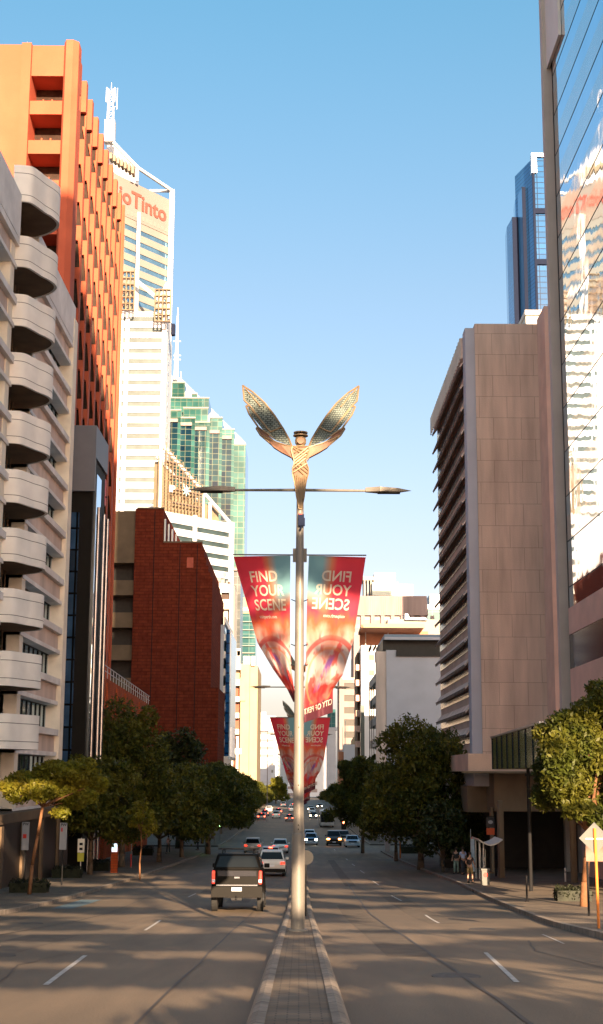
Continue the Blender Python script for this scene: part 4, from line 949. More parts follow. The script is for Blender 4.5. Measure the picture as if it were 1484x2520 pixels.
m = MB(); m.box(xq0, xq1-.002, y1+1.2, y1+2.0, gr(100)-.5, H-2)
m.build('end_column', 'colgrey', b)
zf = ZA(1343, 190, 102.5)
m = MB(); m.box(GX-.28, GX-.055, y1-4, y1+2.6, zf, zf+14); m.box(GX-.055, GX+6, y1+2.01, y1+2.6, zf, zf+14); m.build('fascia', 'fascia', b)
m = MB()
for (ya, yb, za, zb2) in ((y0, 88, ZA(1450, 1720, 88), ZA(1450, 1640, 88)),): m.box(GX-1.2, GX-.06, ya, yb, za-3, za-1.2)
m.build('entrance_canopy', 'pinktan', b)
m = MB(); m.box(GX-.9, GX-.07, y0, y1-6, gr(90), -1.5); m.build('base', 'pinktan', b)
for qa, qb in ((1490, 1556), (1642, 1725)):
    m = MB(); m.box(GX-.14, GX-.051, y0+.01, y1-.06, ZA(1410, qb, 98), ZA(1410, qa, 98)); m.build('concrete_band', 'pinktan', b)
m = MB(); m.box(GX-.08, GX-.051, y0+.02, y1-.07, ZA(1410, 1642, 98)+.002, ZA(1410, 1556, 98)-.002); m.build('lower_glazing', 'windark', b)

# ================= added slab behind the camera, stepped and cut to shape the sunlight =================
b = bl('office_tower', 'added sun-blocking slab across the head of the street behind the viewer', 'tower', 10, -82)
m = MB(); WX0, WX1 = -22, 48
for xa_, xb_, h_ in ((WX0, 15.2, 116.5), (15.2, 17.4, 113.8), (17.4, 19.4, 111.6), (19.4, 23.5, 109.5), (23.5, WX1, 134)): m.box(xa_, xb_, -84, -80, 48.0, h_)  # roof steps set the shade edge on the left facades
m.box(WX0, WX1, -84, -80, -1, 21.5)
m.box(WX0, -6, -84, -80, 21.5, 48.0)
for xa_, xb_, h_ in ((-6, 9, 38.2), (9, 16, 40.4), (16, 17.6, 38.2), (17.6, 22.8, 41.6), (22.8, 30, 38.2), (30, 41, 40.5), (41, WX1, 38.2)): m.box(xa_, xb_, -84, -80, h_, 48.0)  # raised slots let sun onto the winged figure and kerb trees
m.build('wall', 'cream', b)
w = MB()
for i in range(14):
    for k in range(12):
        w.box(WX0+2+k*3.6, WX0+4.4+k*3.6, -79.98, -79.9, 50+i*3.6, 52+i*3.6)
w.build('window', 'windark', b)
# opening made so low sun reaches the added foliage and road; only columns stand here
for cx_ in (-5.5, 6, 18.5, 31, 43):
    sc_ = MB(); sc_.box(cx_, cx_+.5, -82, -81.5, 21.5, 38.3); sc_.build('column', 'greyconc', b)
# ================= banners and lamp posts =================
def banner_mat():
    m = bpy.data.materials.new('banner_print'); m.use_nodes = True; nt = m.node_tree; N = nt.nodes; L = nt.links; b = N['Principled BSDF']
    uv = N.new('ShaderNodeUVMap'); sp = N.new('ShaderNodeSeparateXYZ'); L.new(uv.outputs[0], sp.inputs[0])
    def math_(op, a, b_=None, c=None):
        n = N.new('ShaderNodeMath'); n.operation = op
        for i, q in enumerate((a, b_, c)):
            if q is None: continue
            if isinstance(q, (int, float)): n.inputs[i].default_value = q
            else: L.new(q, n.inputs[i])
        return n.outputs[0]
    def noise(sc, det=3, mp=None):
        n = N.new('ShaderNodeTexNoise'); n.inputs['Scale'].default_value = sc; n.inputs['Detail'].default_value = det
        if mp:
            q = N.new('ShaderNodeMapping'); q.inputs['Scale'].default_value = mp; L.new(uv.outputs[0], q.inputs[0]); L.new(q.outputs[0], n.inputs['Vector'])
        else: L.new(uv.outputs[0], n.inputs['Vector'])
        return n.outputs['Fac']
    n1 = noise(3.5, 3, (1.2, 2.2, 1)); 
    v = math_('ADD', sp.outputs[1], math_('MULTIPLY', math_('SUBTRACT', n1, .5), .22))
    cr = N.new('ShaderNodeValToRGB'); L.new(v, cr.inputs[0]); e = cr.color_ramp.elements
    cols = [(0, (.68, .03, .055)), (.30, (.62, .03, .08)), (.385, (.70, .11, .04)), (.43, (.60, .24, .16)), (.50, (.55, .43, .40)), (.72, (.53, .42, .41)), (.78, (.66, .02, .02)), (.885, (.55, .02, .03)), (.905, (.12, .012, .03)), (1, (.10, .012, .03))]
    while len(e) < len(cols): e.new(.5)
    for q, (p, c) in zip(e, cols): q.position = p; q.color = (*c, 1)
    def mix(f, a, bb):
        x = N.new('ShaderNodeMix'); x.data_type = 'RGBA'
        if isinstance(f, (int, float)): x.inputs[0].default_value = f
        else: L.new(f, x.inputs[0])
        for i, q in ((6, a), (7, bb)):
            if isinstance(q, tuple): x.inputs[i].default_value = (*q, 1)
            else: L.new(q, x.inputs[i])
        return x.outputs[2]
    def step(val, a, b_):
        r = N.new('ShaderNodeMapRange'); r.inputs['From Min'].default_value = a; r.inputs['From Max'].default_value = b_; L.new(val, r.inputs['Value']); return r.outputs[0]
    # red streaks and orange fan in the pale lower half, purple figure
    n2 = noise(3.2, 2, (1.5, 2.4, 1)); zone = math_('MULTIPLY', step(sp.outputs[1], .42, .48), step(sp.outputs[1], .90, .88))
    c = mix(math_('MULTIPLY', math_('MULTIPLY', step(n2, .55, .62), zone), .85), cr.outputs[0], (.58, .035, .03))
    n3 = noise(2.4, 2, (1.2, 2.6, 3)); c = mix(math_('MULTIPLY', math_('MULTIPLY', step(n3, .50, .60), zone), .6), c, (.60, .19, .14))
    fx = math_('SUBTRACT', sp.outputs[0], math_('SUBTRACT', 1.28, math_('MULTIPLY', sp.outputs[1], 1.15))); fig = math_('MULTIPLY', step(math_('ABSOLUTE', fx), .10, .05), math_('MULTIPLY', step(sp.outputs[1], .56, .60), step(sp.outputs[1], .82, .78)))
    c = mix(math_('MULTIPLY', fig, math_('MULTIPLY', step(noise(9, 3), .4, .6), .9)), c, (.20, .08, .36))
    du = math_('SUBTRACT', sp.outputs[0], .55); dv = math_('MULTIPLY', math_('SUBTRACT', sp.outputs[1], .72), 2.6)
    rad = math_('SQRT', math_('ADD', math_('MULTIPLY', du, du), math_('MULTIPLY', dv, dv)))
    c = mix(math_('MULTIPLY', math_('MULTIPLY', step(math_('ABSOLUTE', math_('SUBTRACT', rad, .66)), .05, .03), zone), .8), c, (.50, .03, .03))
    c = mix(math_('MULTIPLY', math_('MULTIPLY', step(math_('ABSOLUTE', math_('SUBTRACT', rad, .50)), .03, .015), zone), .6), c, (.62, .2, .07))
    # teal panel at the pole side of the top
    tl = math_('MULTIPLY', step(math_('ADD', sp.outputs[0], math_('MULTIPLY', sp.outputs[1], .15)), .42, .26), step(math_('ADD', sp.outputs[1], math_('MULTIPLY', sp.outputs[0], -.12)), .27, .20))
    yl = math_('MULTIPLY', step(math_('ADD', sp.outputs[0], math_('MULTIPLY', sp.outputs[1], .15)), .52, .40), step(math_('ADD', sp.outputs[1], math_('MULTIPLY', sp.outputs[0], -.12)), .30, .25))
    c = mix(math_('MULTIPLY', yl, .6), c, (.45, .32, .12)); c = mix(tl, c, (.16, .36, .42))
    c = mix(.12, c, (.10, .07, .06)); L.new(c, b.inputs['Base Color']); b.inputs['Roughness'].default_value = .75
    tr = N.new('ShaderNodeBsdfTranslucent'); L.new(c, tr.inputs[0]); ms = N.new('ShaderNodeMixShader'); ms.inputs[0].default_value = .4
    L.new(b.outputs[0], ms.inputs[1]); L.new(tr.outputs[0], ms.inputs[2]); L.new(ms.outputs[0], N['Material Output'].inputs[0])
    return m
M['banner'] = banner_mat()
M['btext'] = mat('banner_letters', (.62, .56, .46), .75, var=.05, trans=.3)
BW = 1.46
def banner(rows, side, parent, yoff=.05):
    """rows: (v, inner x, outer x, inner z, outer z); cloth keeps its true width by swinging back along the street"""
    def at(v, u):
        for a, c in zip(rows, rows[1:]):
            if v <= c[0]: break
        t = min(max((v-a[0])/(c[0]-a[0]), 0), 1); ts = t
        r = [a[i]+(c[i]-a[i])*ts for i in range(1, 5)]
        w = abs(r[1]-r[0]); dep = math.sqrt(max(0, BW*BW-w*w))
        x = r[0]+(r[1]-r[0])*u; z = r[2]+(r[3]-r[2])*u
        y = yoff+dep*(u**1.3)*.75+v*.10*math.sin(u*9+v*4)+.035*v*math.sin(u*21-v*9)+.02*math.sin(v*18+u*6)*min(1, v*4)
        return (x, y, z)
    nu, nv = 26, 60; m = MB()
    vs = [at(j/nv, i/nu) for j in range(nv+1) for i in range(nu+1)]
    fs = [(j*(nu+1)+i, j*(nu+1)+i+1, (j+1)*(nu+1)+i+1, (j+1)*(nu+1)+i) for j in range(nv) for i in range(nu)]
    o = m.add(vs, fs).build('banner_cloth', 'banner', parent, smooth=True, world=False)
    uvl = o.data.uv_layers.new(name='UVMap')
    for p in o.data.polygons:
        for li in p.loop_indices:
            k = o.data.loops[li].vertex_index; uvl.data[li].uv = ((k % (nu+1))/nu, (k//(nu+1))/nv)
    # lettering laid on the cloth; seen from behind on the right hand banner
    H = 4.1
    def put(s, size, vtop, uout, nm='lettering'):
        tv, tf = text_mesh(s, size, .016)
        w = max(q[0] for q in tv)
        mb = MB(); vs = []
        for q in tv:
            u = uout-q[0]/BW          # starts at the outer edge on both banners, so the right one reads mirrored
            v = vtop+(size*.74-q[1])/H
            u = min(max(u, .01), .99); v = min(max(v, .005), .995)
            p = Vector(at(v, u)); vs.append(p+Vector((0, -.018, 0)))
        mb.add(vs, tf); mb.build(nm, 'btext', o, world=False)
    return o, put
def make_post():
    r = thing('lamp_post', '', 'lamp post')
    Z = lambda y: ZA(740, y, 33)-gr(33)-.15; X = lambda x, y=1500: XA(x, y, 33)-XA(740, y, 33)
    m = MB(); zc = Z(2053)
    m.lathe([(.165, -.1), (.16, .02), (.155, zc-.02), (.155, zc), (.14, zc+.03)], n=28); m.lathe([(.24, -.1), (.24, .03), (.2, .06)], n=24)
    m.build('pole_sleeve', 'pole', r, smooth=False, world=False)
    m = MB(); m.lathe([(.128, zc), (.112, Z(1700)), (.098, Z(1360)), (.085, Z(1215)), (.06, Z(1180))], n=24); sh = m.build('shaft', 'pole', r, world=False)
    m = MB()
    for y in (1790, 1932, 2030, 2040): m.tube((0, -.13, Z(y)), (0, -.09, Z(y)), .016, n=6)
    m.build('bolt', 'black', sh, world=False)
    for s_ in (-1, 1):
        m = MB(); m.tube((0, 0, Z(1206)), (s_*1.62, 0, Z(1207)), .038, .03, 10); m.build('arm', 'pole', r, world=False)
        m = MB(); x0 = s_*1.60; x1 = s_*2.72; z0 = Z(1205)
        m.add([(x0, -.06, z0+.05), (x0, .06, z0+.05), (x0, .06, z0-.05), (x0, -.06, z0-.05),
               (x0+s_*.35, -.17, z0+.055), (x0+s_*.35, .17, z0+.055), (x0+s_*.35, .16, z0-.06), (x0+s_*.35, -.16, z0-.06),
               (x0+s_*.8, -.12, z0+.03), (x0+s_*.8, .12, z0+.03), (x0+s_*.8, .1, z0-.05), (x0+s_*.8, -.1, z0-.05),
               (x1, 0, z0-.01), (x1, 0, z0-.02)],
              [(0, 1, 2, 3)]+[(a+i, a+(i+1) % 4, a+4+(i+1) % 4, a+4+i) for a in (0, 4) for i in range(4)]+[(8, 9, 12), (9, 10, 13, 12), (10, 11, 13), (11, 8, 12, 13)])
        hd = m.build('luminaire', 'pole', r, world=False)
        m = MB(); m.box(min(x0+s_*.3, x0+s_*.85), max(x0+s_*.3, x0+s_*.85), -.09, .09, z0-.085, z0-.05); m.build('lens', 'trimblack', hd, world=False)
    # winged figure
    T = lambda cx, cy: ((cx-747)*.4146/1484*0+(XA(430.7+cx*.4146, 922.9+cy*.4146, 33)-XA(740.4, 922.9+cy*.4146, 33)), ZA(740, 922.9+cy*.4146, 33)-gr(33)-.15)
    body = [(700, 430), (790, 430), (797, 450), (793, 470), (780, 515), (786, 535), (795, 560), (795, 590), (782, 640), (776, 680), (771, 730), (757, 800), (741, 800), (726, 730), (719, 680), (712, 640), (700, 590), (700, 560), (710, 535), (711, 515), (700, 480), (694, 455)]
    m = MB(); m.slab_xz([T(*p) for p in body][::-1], -.10, .10); fg = m.build('figure', 'bronze', r, world=False, bevel=.02)
    m = MB(); P = lambda cx, cy, d=-.125: Vector((T(cx, cy)[0], d, T(cx, cy)[1]))
    st = [((700, 436), (790, 500)), ((706, 430), (792, 470)), ((790, 436), (712, 500)), ((795, 452), (708, 520)), ((782, 478), (706, 540)), ((778, 500), (703, 562)), ((786, 530), (705, 585)), ((712, 470), (740, 440)),
          ((705, 540), (785, 612)), ((712, 528), (792, 590)), ((735, 520), (795, 570)), ((728, 600), (742, 795)), ((742, 610), (748, 795)), ((768, 600), (752, 795)), ((755, 612), (750, 795)), ((716, 600), (733, 740)), ((778, 604), (764, 740))]
    for a, c in st: m.tube(P(*a), P(*c), .019, n=5)
    m.path([P(*p) for p in body+[body[0]]], .017, 5)
    m.build('strapping', 'gold', fg, world=False)
    m = MB(); hx, hz = T(748, 395); m.lathe([(.085, hz-.16), (.10, hz-.1), (.135, hz-.05), (.14, hz+.04), (.12, hz+.10), (.05, hz+.13)], cx=hx, n=16)
    m.build('head', 'gold', fg, world=False, smooth=False)
    m = MB(); m.lathe([(.185, hz+.135), (.185, hz+.16)], cx=hx, n=20); m.lathe([(.175, hz+.21), (.175, hz+.235)], cx=hx, n=20); m.lathe([(.03, hz+.1), (.03, hz+.22)], cx=hx, n=8); m.build('halo', 'gold', fg, world=False)
    m = MB(); m.tube((hx, -.16, hz-.01), (hx, -.12, hz-.01), .085, n=14); m.build('face_disc', 'bronze', fg, world=False)
    out = [(1095, 40), (1085, 130), (1050, 168), (1074, 166), (1055, 215), (998, 302), (1011, 306), (985, 350), (925, 405), (880, 440), (795, 430), (815, 380), (850, 318), (900, 240), (960, 160), (1030, 90)]
    pan = [(1088, 62), (1080, 125), (1040, 170), (1062, 178), (1045, 222), (985, 300), (955, 335), (895, 385), (800, 422), (818, 382), (853, 322), (903, 244), (963, 166), (1030, 100)]
    for s_ in (1, -1):
        Q = lambda p, d=0: Vector((s_*T(*p)[0]+(0 if s_ > 0 else 0), d+.35*((p[0]-790)/300)**2, T(*p)[1]))
        wg = MB(); n = len(pan); vs = [Q(p, -.012) for p in pan]+[Q(p, .012) for p in pan]
        wg.add(vs, [tuple(range(n)), tuple(range(2*n-1, n-1, -1))]+[(i, n+i, n+(i+1) % n, (i+1) % n) for i in range(n)])
        w = wg.build('wing', 'wingglass', r, world=False)
        m = MB(); m.path([Q(p) for p in out+[out[0]]], .026, 6)
        for a, c in (((1050, 168), (925, 335)), ((925, 335), (860, 310)), ((1080, 60), (985, 180)), ((998, 302), (905, 375)), ((985, 350), (885, 400)), ((955, 335), (905, 375)), ((885, 400), (797, 428)), ((925, 405), (800, 455)), ((900, 425), (790, 480)), ((1040, 190), (935, 325))):
            m.tube(Q(a, -.02), Q(c, -.02), .018, n=5)
        m.build('wing_frame', 'gold', w, world=False)
        fl = [(795, 432), (885, 402), (955, 338), (998, 305), (1008, 308), (985, 350), (925, 405), (880, 440), (800, 458)]
        m = MB(); n = len(fl); vs = [Q(p, -.01) for p in fl]+[Q(p, .014) for p in fl]
        m.add(vs, [tuple(range(n)), tuple(range(2*n-1, n-1, -1))]+[(i, n+i, n+(i+1) % n, (i+1) % n) for i in range(n)]); m.build('wing_root', 'bronze', w, world=False)
        arm = [(790, 432), (860, 420), (910, 395), (930, 400), (905, 430), (860, 460), (800, 492), (788, 512)]
        m = MB(); n = len(arm); vs = [Q(p, -.07) for p in arm]+[Q(p, .07) for p in arm]
        m.add(vs, [tuple(range(n)), tuple(range(2*n-1, n-1, -1))]+[(i, n+i, n+(i+1) % n, (i+1) % n) for i in range(n)]); m.build('figure_arm', 'bronze', fg, world=False)
    m = MB(); m.box(-.05, .1, -.14, -.1, Z(1268), Z(1283)); m.box(-.04, .12, -.2, -.1, Z(1297), Z(1278)-.0); m.tube((.03, -.15, Z(1297)), (.0, -.15, Z(1308)), .03, n=6); m.build('sensor_box', 'navy', r, world=False)
    m = MB(); m.box(-.03, .05, -.13, -.1, Z(1272), Z(1264)); m.build('red_tag', 'redpaint', r, world=False)
    # banner arms
    zt = Z(1367)
    for s_, xe in ((-1, -1.63), (1, 1.62)):
        m = MB(); m.tube((0, .05, zt+.02), (xe, .05, zt+.02), .018, n=8); m.box(s_*.08, s_*.17, -.02, .1, zt-.15, zt+.17); m.build('banner_arm', 'pole', r, world=False)
        m = MB()
        for q in (1480, 1590, 1640): m.tube((s_*.09, 0, Z(q)), (s_*.2, .03, Z(q)+.05), .012, n=5)
        m.build('cable_tie', 'black', r, world=False)
    rt = [(0, .22, 1.62, 1367, 1365), (.25, .18, 1.47, 1470, 1470), (.5, .165, 1.30, 1583, 1578), (.7, .15, 1.06, 1665, 1655), (.84, .12, .83, 1725, 1690), (1, .12, .83, 1779, 1748)]
    lf = [(0, -.23, -1.63, 1367, 1365), (.25, -.23, -1.33, 1475, 1468), (.5, -.22, -1.03, 1590, 1575), (.72, -.18, -.64, 1655, 1640), (.88, -.12, -.30, 1695, 1688), (1, -.04, -.14, 1728, 1722)]
    o, put = banner([(v, a, c, Z(d), Z(e)) for v, a, c, d, e in rt], 1, r)
    def words(put):
        put('FIND', .36, .082, .80); put('YOUR', .36, .163, .81); put('SCENE', .36, .244, .82); put('visitperth.com', .11, .335, .76, 'web_address')
    words(put); put('CITY OF PERTH', .23, .90, .97)
    o, put = banner([(v, a, c, Z(d), Z(e)) for v, a, c, d, e in lf], -1, r); words(put)
    return r, (lf, Z)
post, (lf_, Zp) = make_post()

post.location = (XA(733, 2290, 33), 33, gr(33)+.15)
post['label'] = 'nearest grey lamp post with a winged bronze figure and two large red banners'
post['group'] = 'winged lamp posts down the median'
ords = ['second', 'third', 'fourth', 'fifth', 'sixth', 'seventh', 'eighth']
for i, y in enumerate((74, 115, 156.5, 198, 240, 282, 325)):
    dup(post, (0, y, gr(y)+.15), ords[i]+' winged lamp post from the camera on the median, hung with red banners', 'winged lamp posts down the median', sc=(1, 1, 1))
# round sign seen from behind, just past the nearest post
s_ = thing('traffic_sign', 'round black-backed sign on a short post just behind the nearest lamp post', 'sign', (XA(752, 2210, 46), 46, gr(46)+.15))
m = MB(); x = s_.location.x; m.tube((x, 46, gr(46)), (x, 46, ZA(752, 2098, 46)), .035, n=8); m.build('post', 'black', s_)
m = MB(); m.tube((x+.02, 45.93, ZA(752, 2110, 46)), (x+.02, 45.96, ZA(752, 2110, 46)), .23, n=24); m.build('disc', 'black', s_)

# ================= trees =================
def leaves(blobs, n, size, seed, flat=.5):
    rg = np.random.RandomState(seed); w = np.array([b[3]*b[4]*b[5] for b in blobs])**.75; w /= w.sum()
    cnt = rg.multinomial(n, w); pts = []
    for b, c in zip(blobs, cnt):
        d = rg.normal(size=(c, 3)); d /= np.linalg.norm(d, axis=1)[:, None]
        r = rg.uniform(.35, 1, c)**.45
        # lumps: offset the shell by low frequency bumps so the outline is ragged
        bump = 1+.22*np.sin(d[:, 0]*5+b[0]*3)*np.sin(d[:, 1]*6+b[1])*np.sin(d[:, 2]*5+b[2]*2)+rg.normal(0, .05, c)
        p = d*(r*bump)[:, None]*np.array(b[3:6])+np.array(b[:3]); pts.append(p)
    p = np.vstack(pts); k = len(p)
    a = rg.normal(size=(k, 3)); a /= np.linalg.norm(a, axis=1)[:, None]; q = rg.normal(size=(k, 3)); q[:, 2] *= flat
    q -= a*(a*q).sum(1)[:, None]; q /= np.linalg.norm(q, axis=1)[:, None]
    s = size*rg.uniform(.6, 1.3, k)[:, None]
    v = np.stack([p-a*s, p-q*s*.45, p+a*s, p+q*s*.45], 1).reshape(-1, 3)
    me = bpy.data.meshes.new('crown'); me.vertices.add(4*k); me.vertices.foreach_set('co', v.ravel())
    me.loops.add(4*k); me.loops.foreach_set('vertex_index', np.arange(4*k)); me.polygons.add(k); me.polygons.foreach_set('loop_start', np.arange(0, 4*k, 4)); me.polygons.foreach_set('loop_total', np.full(k, 4))
    me.update(); return me
def tree(name, label, group, x, y, h, rad, seed, leafm='leaf', barkm='bark', trunk=.16, clear=.3, n=9000, size=.20, blobs=None, lean=(0, 0), nb=9, vr=None, fork=None):
    z0 = gr(y)+.14; r = thing(name, label, 'tree', (x, y, z0), group)
    rr = random.Random(seed)
    if blobs is None:
        blobs = []; hh = h*(1-clear); vr = vr or rad*.5
        for i in range(nb):
            a = i*2.4+rr.uniform(-.4, .4); t = i/(nb-1); rr_ = rad*(.62*(1-t*t*.75))
            s = rr.uniform(.75, 1.15)
            blobs.append((lean[0]+rr_*math.cos(a), lean[1]+rr_*math.sin(a), h*clear+hh*(.16+.68*t), rad*.52*s*(1-.25*t), rad*.52*s*(1-.25*t), hh*.22*s))
        for i in range(nb*2):
            a = rr.uniform(0, 6.28); t = rr.uniform(.1, 1); q = rad*rr.uniform(.75, 1.02)*(1-t*t*.5)
            blobs.append((lean[0]+q*math.cos(a), lean[1]+q*math.sin(a), h*clear+hh*t*.92, rad*.2, rad*.2, hh*.1))
    me = leaves(blobs, n, size, seed)
    me.materials.append(M[leafm]); c = bpy.data.objects.new('crown', me); C.objects.link(c); c.parent = r
    fz = h*clear*.95 if fork is None else fork
    m = MB(); fx, fy = lean[0]*.5, lean[1]*.5
    pts = [(0, 0, -.2), (fx*.25+rr.uniform(-.05, .05), fy*.25, fz*.33), (fx*.6+rr.uniform(-.07, .07), fy*.6, fz*.66), (fx, fy, fz)]
    m.path(pts, [trunk*1.25, trunk, trunk*.88, trunk*.75], 9)
    for b_ in blobs[:nb]:
        mid = ((fx+b_[0])/2+rr.uniform(-.2, .2), (fy+b_[1])/2+rr.uniform(-.2, .2), fz+(b_[2]-fz)*.6)
        m.path([pts[-1], mid, b_[:3]], [trunk*.55, trunk*.33, trunk*.12], 6)
    m.build('trunk', barkm, r, smooth=True, world=False)
    return r
# young sunlit tree at the left kerb
yt = 66; xt = XA(72, 2188, yt)
dx = lambda px, py: XA(px, py, yt)-xt; dz = lambda px, py: ZA(px, py, yt)-gr(yt)-.14
bb = []
rr = random.Random(5)
for px, py, rw, rh in ((60, 1925, 50, 28), (120, 1905, 45, 30), (185, 1900, 45, 30), (215, 1935, 40, 28), (240, 1925, 25, 18), (160, 1950, 45, 25), (110, 1945, 40, 25), (45, 1955, 32, 22), (175, 1975, 35, 18), (130, 1885, 30, 16), (205, 1880, 25, 16), (30, 1935, 22, 18), (150, 2000, 24, 14), (225, 1960, 22, 16)):
    bb.append((dx(px, py), rr.uniform(-1.1, 1.1), dz(px, py), rw*yt/3380, rw*yt/3380*1.1, rh*yt/3380))
tree('street_tree', 'young tree with orange-brown leaning trunk and yellow-green crown at the left kerb', None, xt, yt, 6, 2.2, 3, 'leafy', 'orangebark', .085, n=19000, size=.10, blobs=bb, lean=(dx(105, 1985)*2, 0), nb=9, fork=dz(105, 1985))
tree('street_tree', 'thin young tree with pale stem standing left of the footpath poles', None, XA(346, 2105, 88), 88, ZA(346, 1975, 88)-gr(88), .95, 8, 'leafy', 'orangebark', .05, .6, 1500, .12, nb=6)
# large left tree
tree('street_tree', 'tallest dark green street tree on the left in front of the terracotta podium', None, XA(300, 2080, 106), 106, (ZA(290, 1722, 106)-gr(106))*.95, 3.9, 12, 'leaf', 'bark', .22, .26, 26000, .17, nb=13)
tree('street_tree', 'dense dark tree behind the tallest tree, against the red brick wall', None, XA(415, 1900, 152), 165, (ZA(408, 1785, 165)-gr(165))*.95, 4.3, 15, 'leafd', 'bark', .25, .2, 10000, .28, nb=11)
protoA = tree('street_tree', 'broad leafy street tree of the left row beside the tallest tree, toward the camera', 'street trees along the left footpath', XA(225, 2050, 92), 92, 7.6, 3.6, 21, 'leaf', 'bark', .17, .30, 17000, .17, nb=9)
k_ = 0
WORDS = ['first', 'second', 'third', 'fourth', 'fifth', 'sixth', 'seventh', 'eighth', 'ninth', 'tenth', 'eleventh', 'twelfth', 'thirteenth', 'fourteenth', 'fifteenth', 'sixteenth', 'seventeenth', 'eighteenth']
protoB = None
for i, (px, ptop, y) in enumerate(((395, 1885, 118), (450, 1880, 132), (515, 1885, 146), (540, 1890, 180), (572, 1880, 200), (596, 1878, 222), (612, 1893, 250), (632, 1905, 282), (648, 1914, 320), (662, 1922, 365), (672, 1930, 420), (682, 1940, 490), (690, 1950, 580), (697, 1957, 700))):
    x = -13.0 if y > 110 else XA(px, 1950, y)
    x = XA(px, 1950, y) if y < 150 else -12.4
    h = ZA(px, ptop, y)-gr(y)-.14
    lab = WORDS[i]+' street tree beyond the tallest one in the left row, leafy dark crown'
    if protoB is None: protoB = tree('street_tree', lab, 'street trees along the left footpath', x, y, 8.4, 4.3, 33, 'leaf', 'bark', .2, .24, 18000, .19, nb=10)
    else:
        src = protoA if i % 2 else protoB; hs = h/(7.6 if i % 2 else 8.4)
        dup(src, (x, y, gr(y)+.14), lab, 'street trees along the left footpath', R.uniform(0, 6.2), (1.12, 1.12, hs*1.02))
tree('street_tree', 'sunlit yellow-green tree far down the left side of the street', None, -9.5, 560, ZA(690, 1915, 560)-gr(560), 5.0, 44, 'leafy', 'bark', .3, .1, 4000, .5, nb=9)
# right side trees
tree('street_tree', 'big round dark green tree on the right footpath in front of the grey end wall', None, XA(1035, 2100, 108), 108, ZA(1050, 1786, 108)-gr(108), 4.5, 51, 'leaf', 'bark', .25, .17, 30000, .17, nb=13)
tree('street_tree', 'low bushy tree under the big round tree by the bus stop', None, XA(1090, 2110, 99), 99, 4.9, 2.1, 53, 'leafd', 'bark', .1, .2, 6000, .18, nb=8)
bb = []; yt = 57; xt = XA(1436, 2212, yt)
for px, py, rw, rh in ((1455, 1760, 50, 45), (1400, 1790, 55, 45), (1360, 1850, 45, 45), (1440, 1850, 60, 55), (1390, 1930, 60, 50), (1460, 1950, 50, 60), (1350, 1960, 35, 35), (1490, 1720, 40, 45), (1500, 1850, 60, 70), (1370, 1905, 50, 40), (1335, 1895, 22, 35), (1470, 2010, 40, 30), (1410, 1990, 45, 25), (1345, 1800, 25, 22), (1530, 1790, 50, 70), (1540, 1930, 50, 70), (1480, 1690, 22, 22)):
    bb.append((dx(px, py), rr.uniform(-1.3, 1.3), dz(px, py), rw*yt/3380, rw*yt/3380*1.2, rh*yt/3380))
tree('street_tree', 'near right tree with yellow-green leaves overhanging the footpath above the diamond sign', None, xt, yt, 8, 2.6, 61, 'leaf', 'orangebark', .15, n=34000, size=.115, blobs=bb, lean=(dx(1462, 2030)*1.2, 0), nb=9, fork=dz(1462, 2050))
for i, (px, ptop, y, s) in enumerate(((872, 1862, 152, 1.05), (900, 1875, 196, 1.0), (850, 1856, 232, 1.15), (826, 1885, 268, 1.15), (812, 1905, 310, 1.2), (800, 1915, 360, 1.2), (788, 1925, 420, 1.2), (779, 1935, 500, 1.2), (772, 1945, 600, 1.2))):
    h = ZA(px, ptop, y)-gr(y)-.14; x = XA(px+20, 1950, y) if y < 175 else 12.2
    src = protoB if i % 2 else protoA; hs = h/(8.4 if i % 2 else 7.6)
    dup(src, (x, y, gr(y)+.14), WORDS[i]+' dark street tree of the right row, counted away from the big round one', 'street trees along the right footpath', R.uniform(0, 6.2), (s, s, hs))
dup(protoA, (XA(975, 2100, 128), 128, gr(128)+.14), 'slim dark tree tucked behind the big round tree on the right', 'street trees along the right footpath', 1.0, (.9, .9, .95))
# planters and hedges
def hedge(label, x, y, w, d, h, seed, name='hedge'):
    r = thing(name, label, 'hedge', (x, y, gr(y)+.14)); m = MB(); m.box(-w/2, w/2, -d/2, d/2, 0, h*.75); m.build('stem_mass', 'hedge', r, world=False)
    me = leaves([(i*w/5-w/2+w/10, 0, h*.55, w*.16, d*.62, h*.5) for i in range(5)], 1500, .07, seed); me.materials.append(M['hedge']); c = bpy.data.objects.new('foliage', me); C.objects.link(c); c.parent = r
for lab, px, py, w, h, sd in (('square clipped dark hedge round the base of the young left tree', 72, 2196, 1.75, .62, 1), ('low dark hedge between the young left tree and the yellow sign post', 165, 2160, 1.7, .7, 2), ('rounded dark hedge right of the yellow sign post on the left footpath', 243, 2143, 1.5, .8, 3),
        ('long dark hedge beside the thin young tree on the left footpath', 352, 2105, 1.9, .9, 4), ('small round bush near the left footpath poles', 442, 2085, .9, .8, 5), ('dark hedge block at the foot of the near right tree', 1410, 2217, 1.5, .62, 6), ('low dark hedge below the big round tree on the right', 1010, 2100, 1.9, .9, 7)):
    y = GY(px, py); hedge(lab, XA(px, py, y), y, w, .9, h, sd)
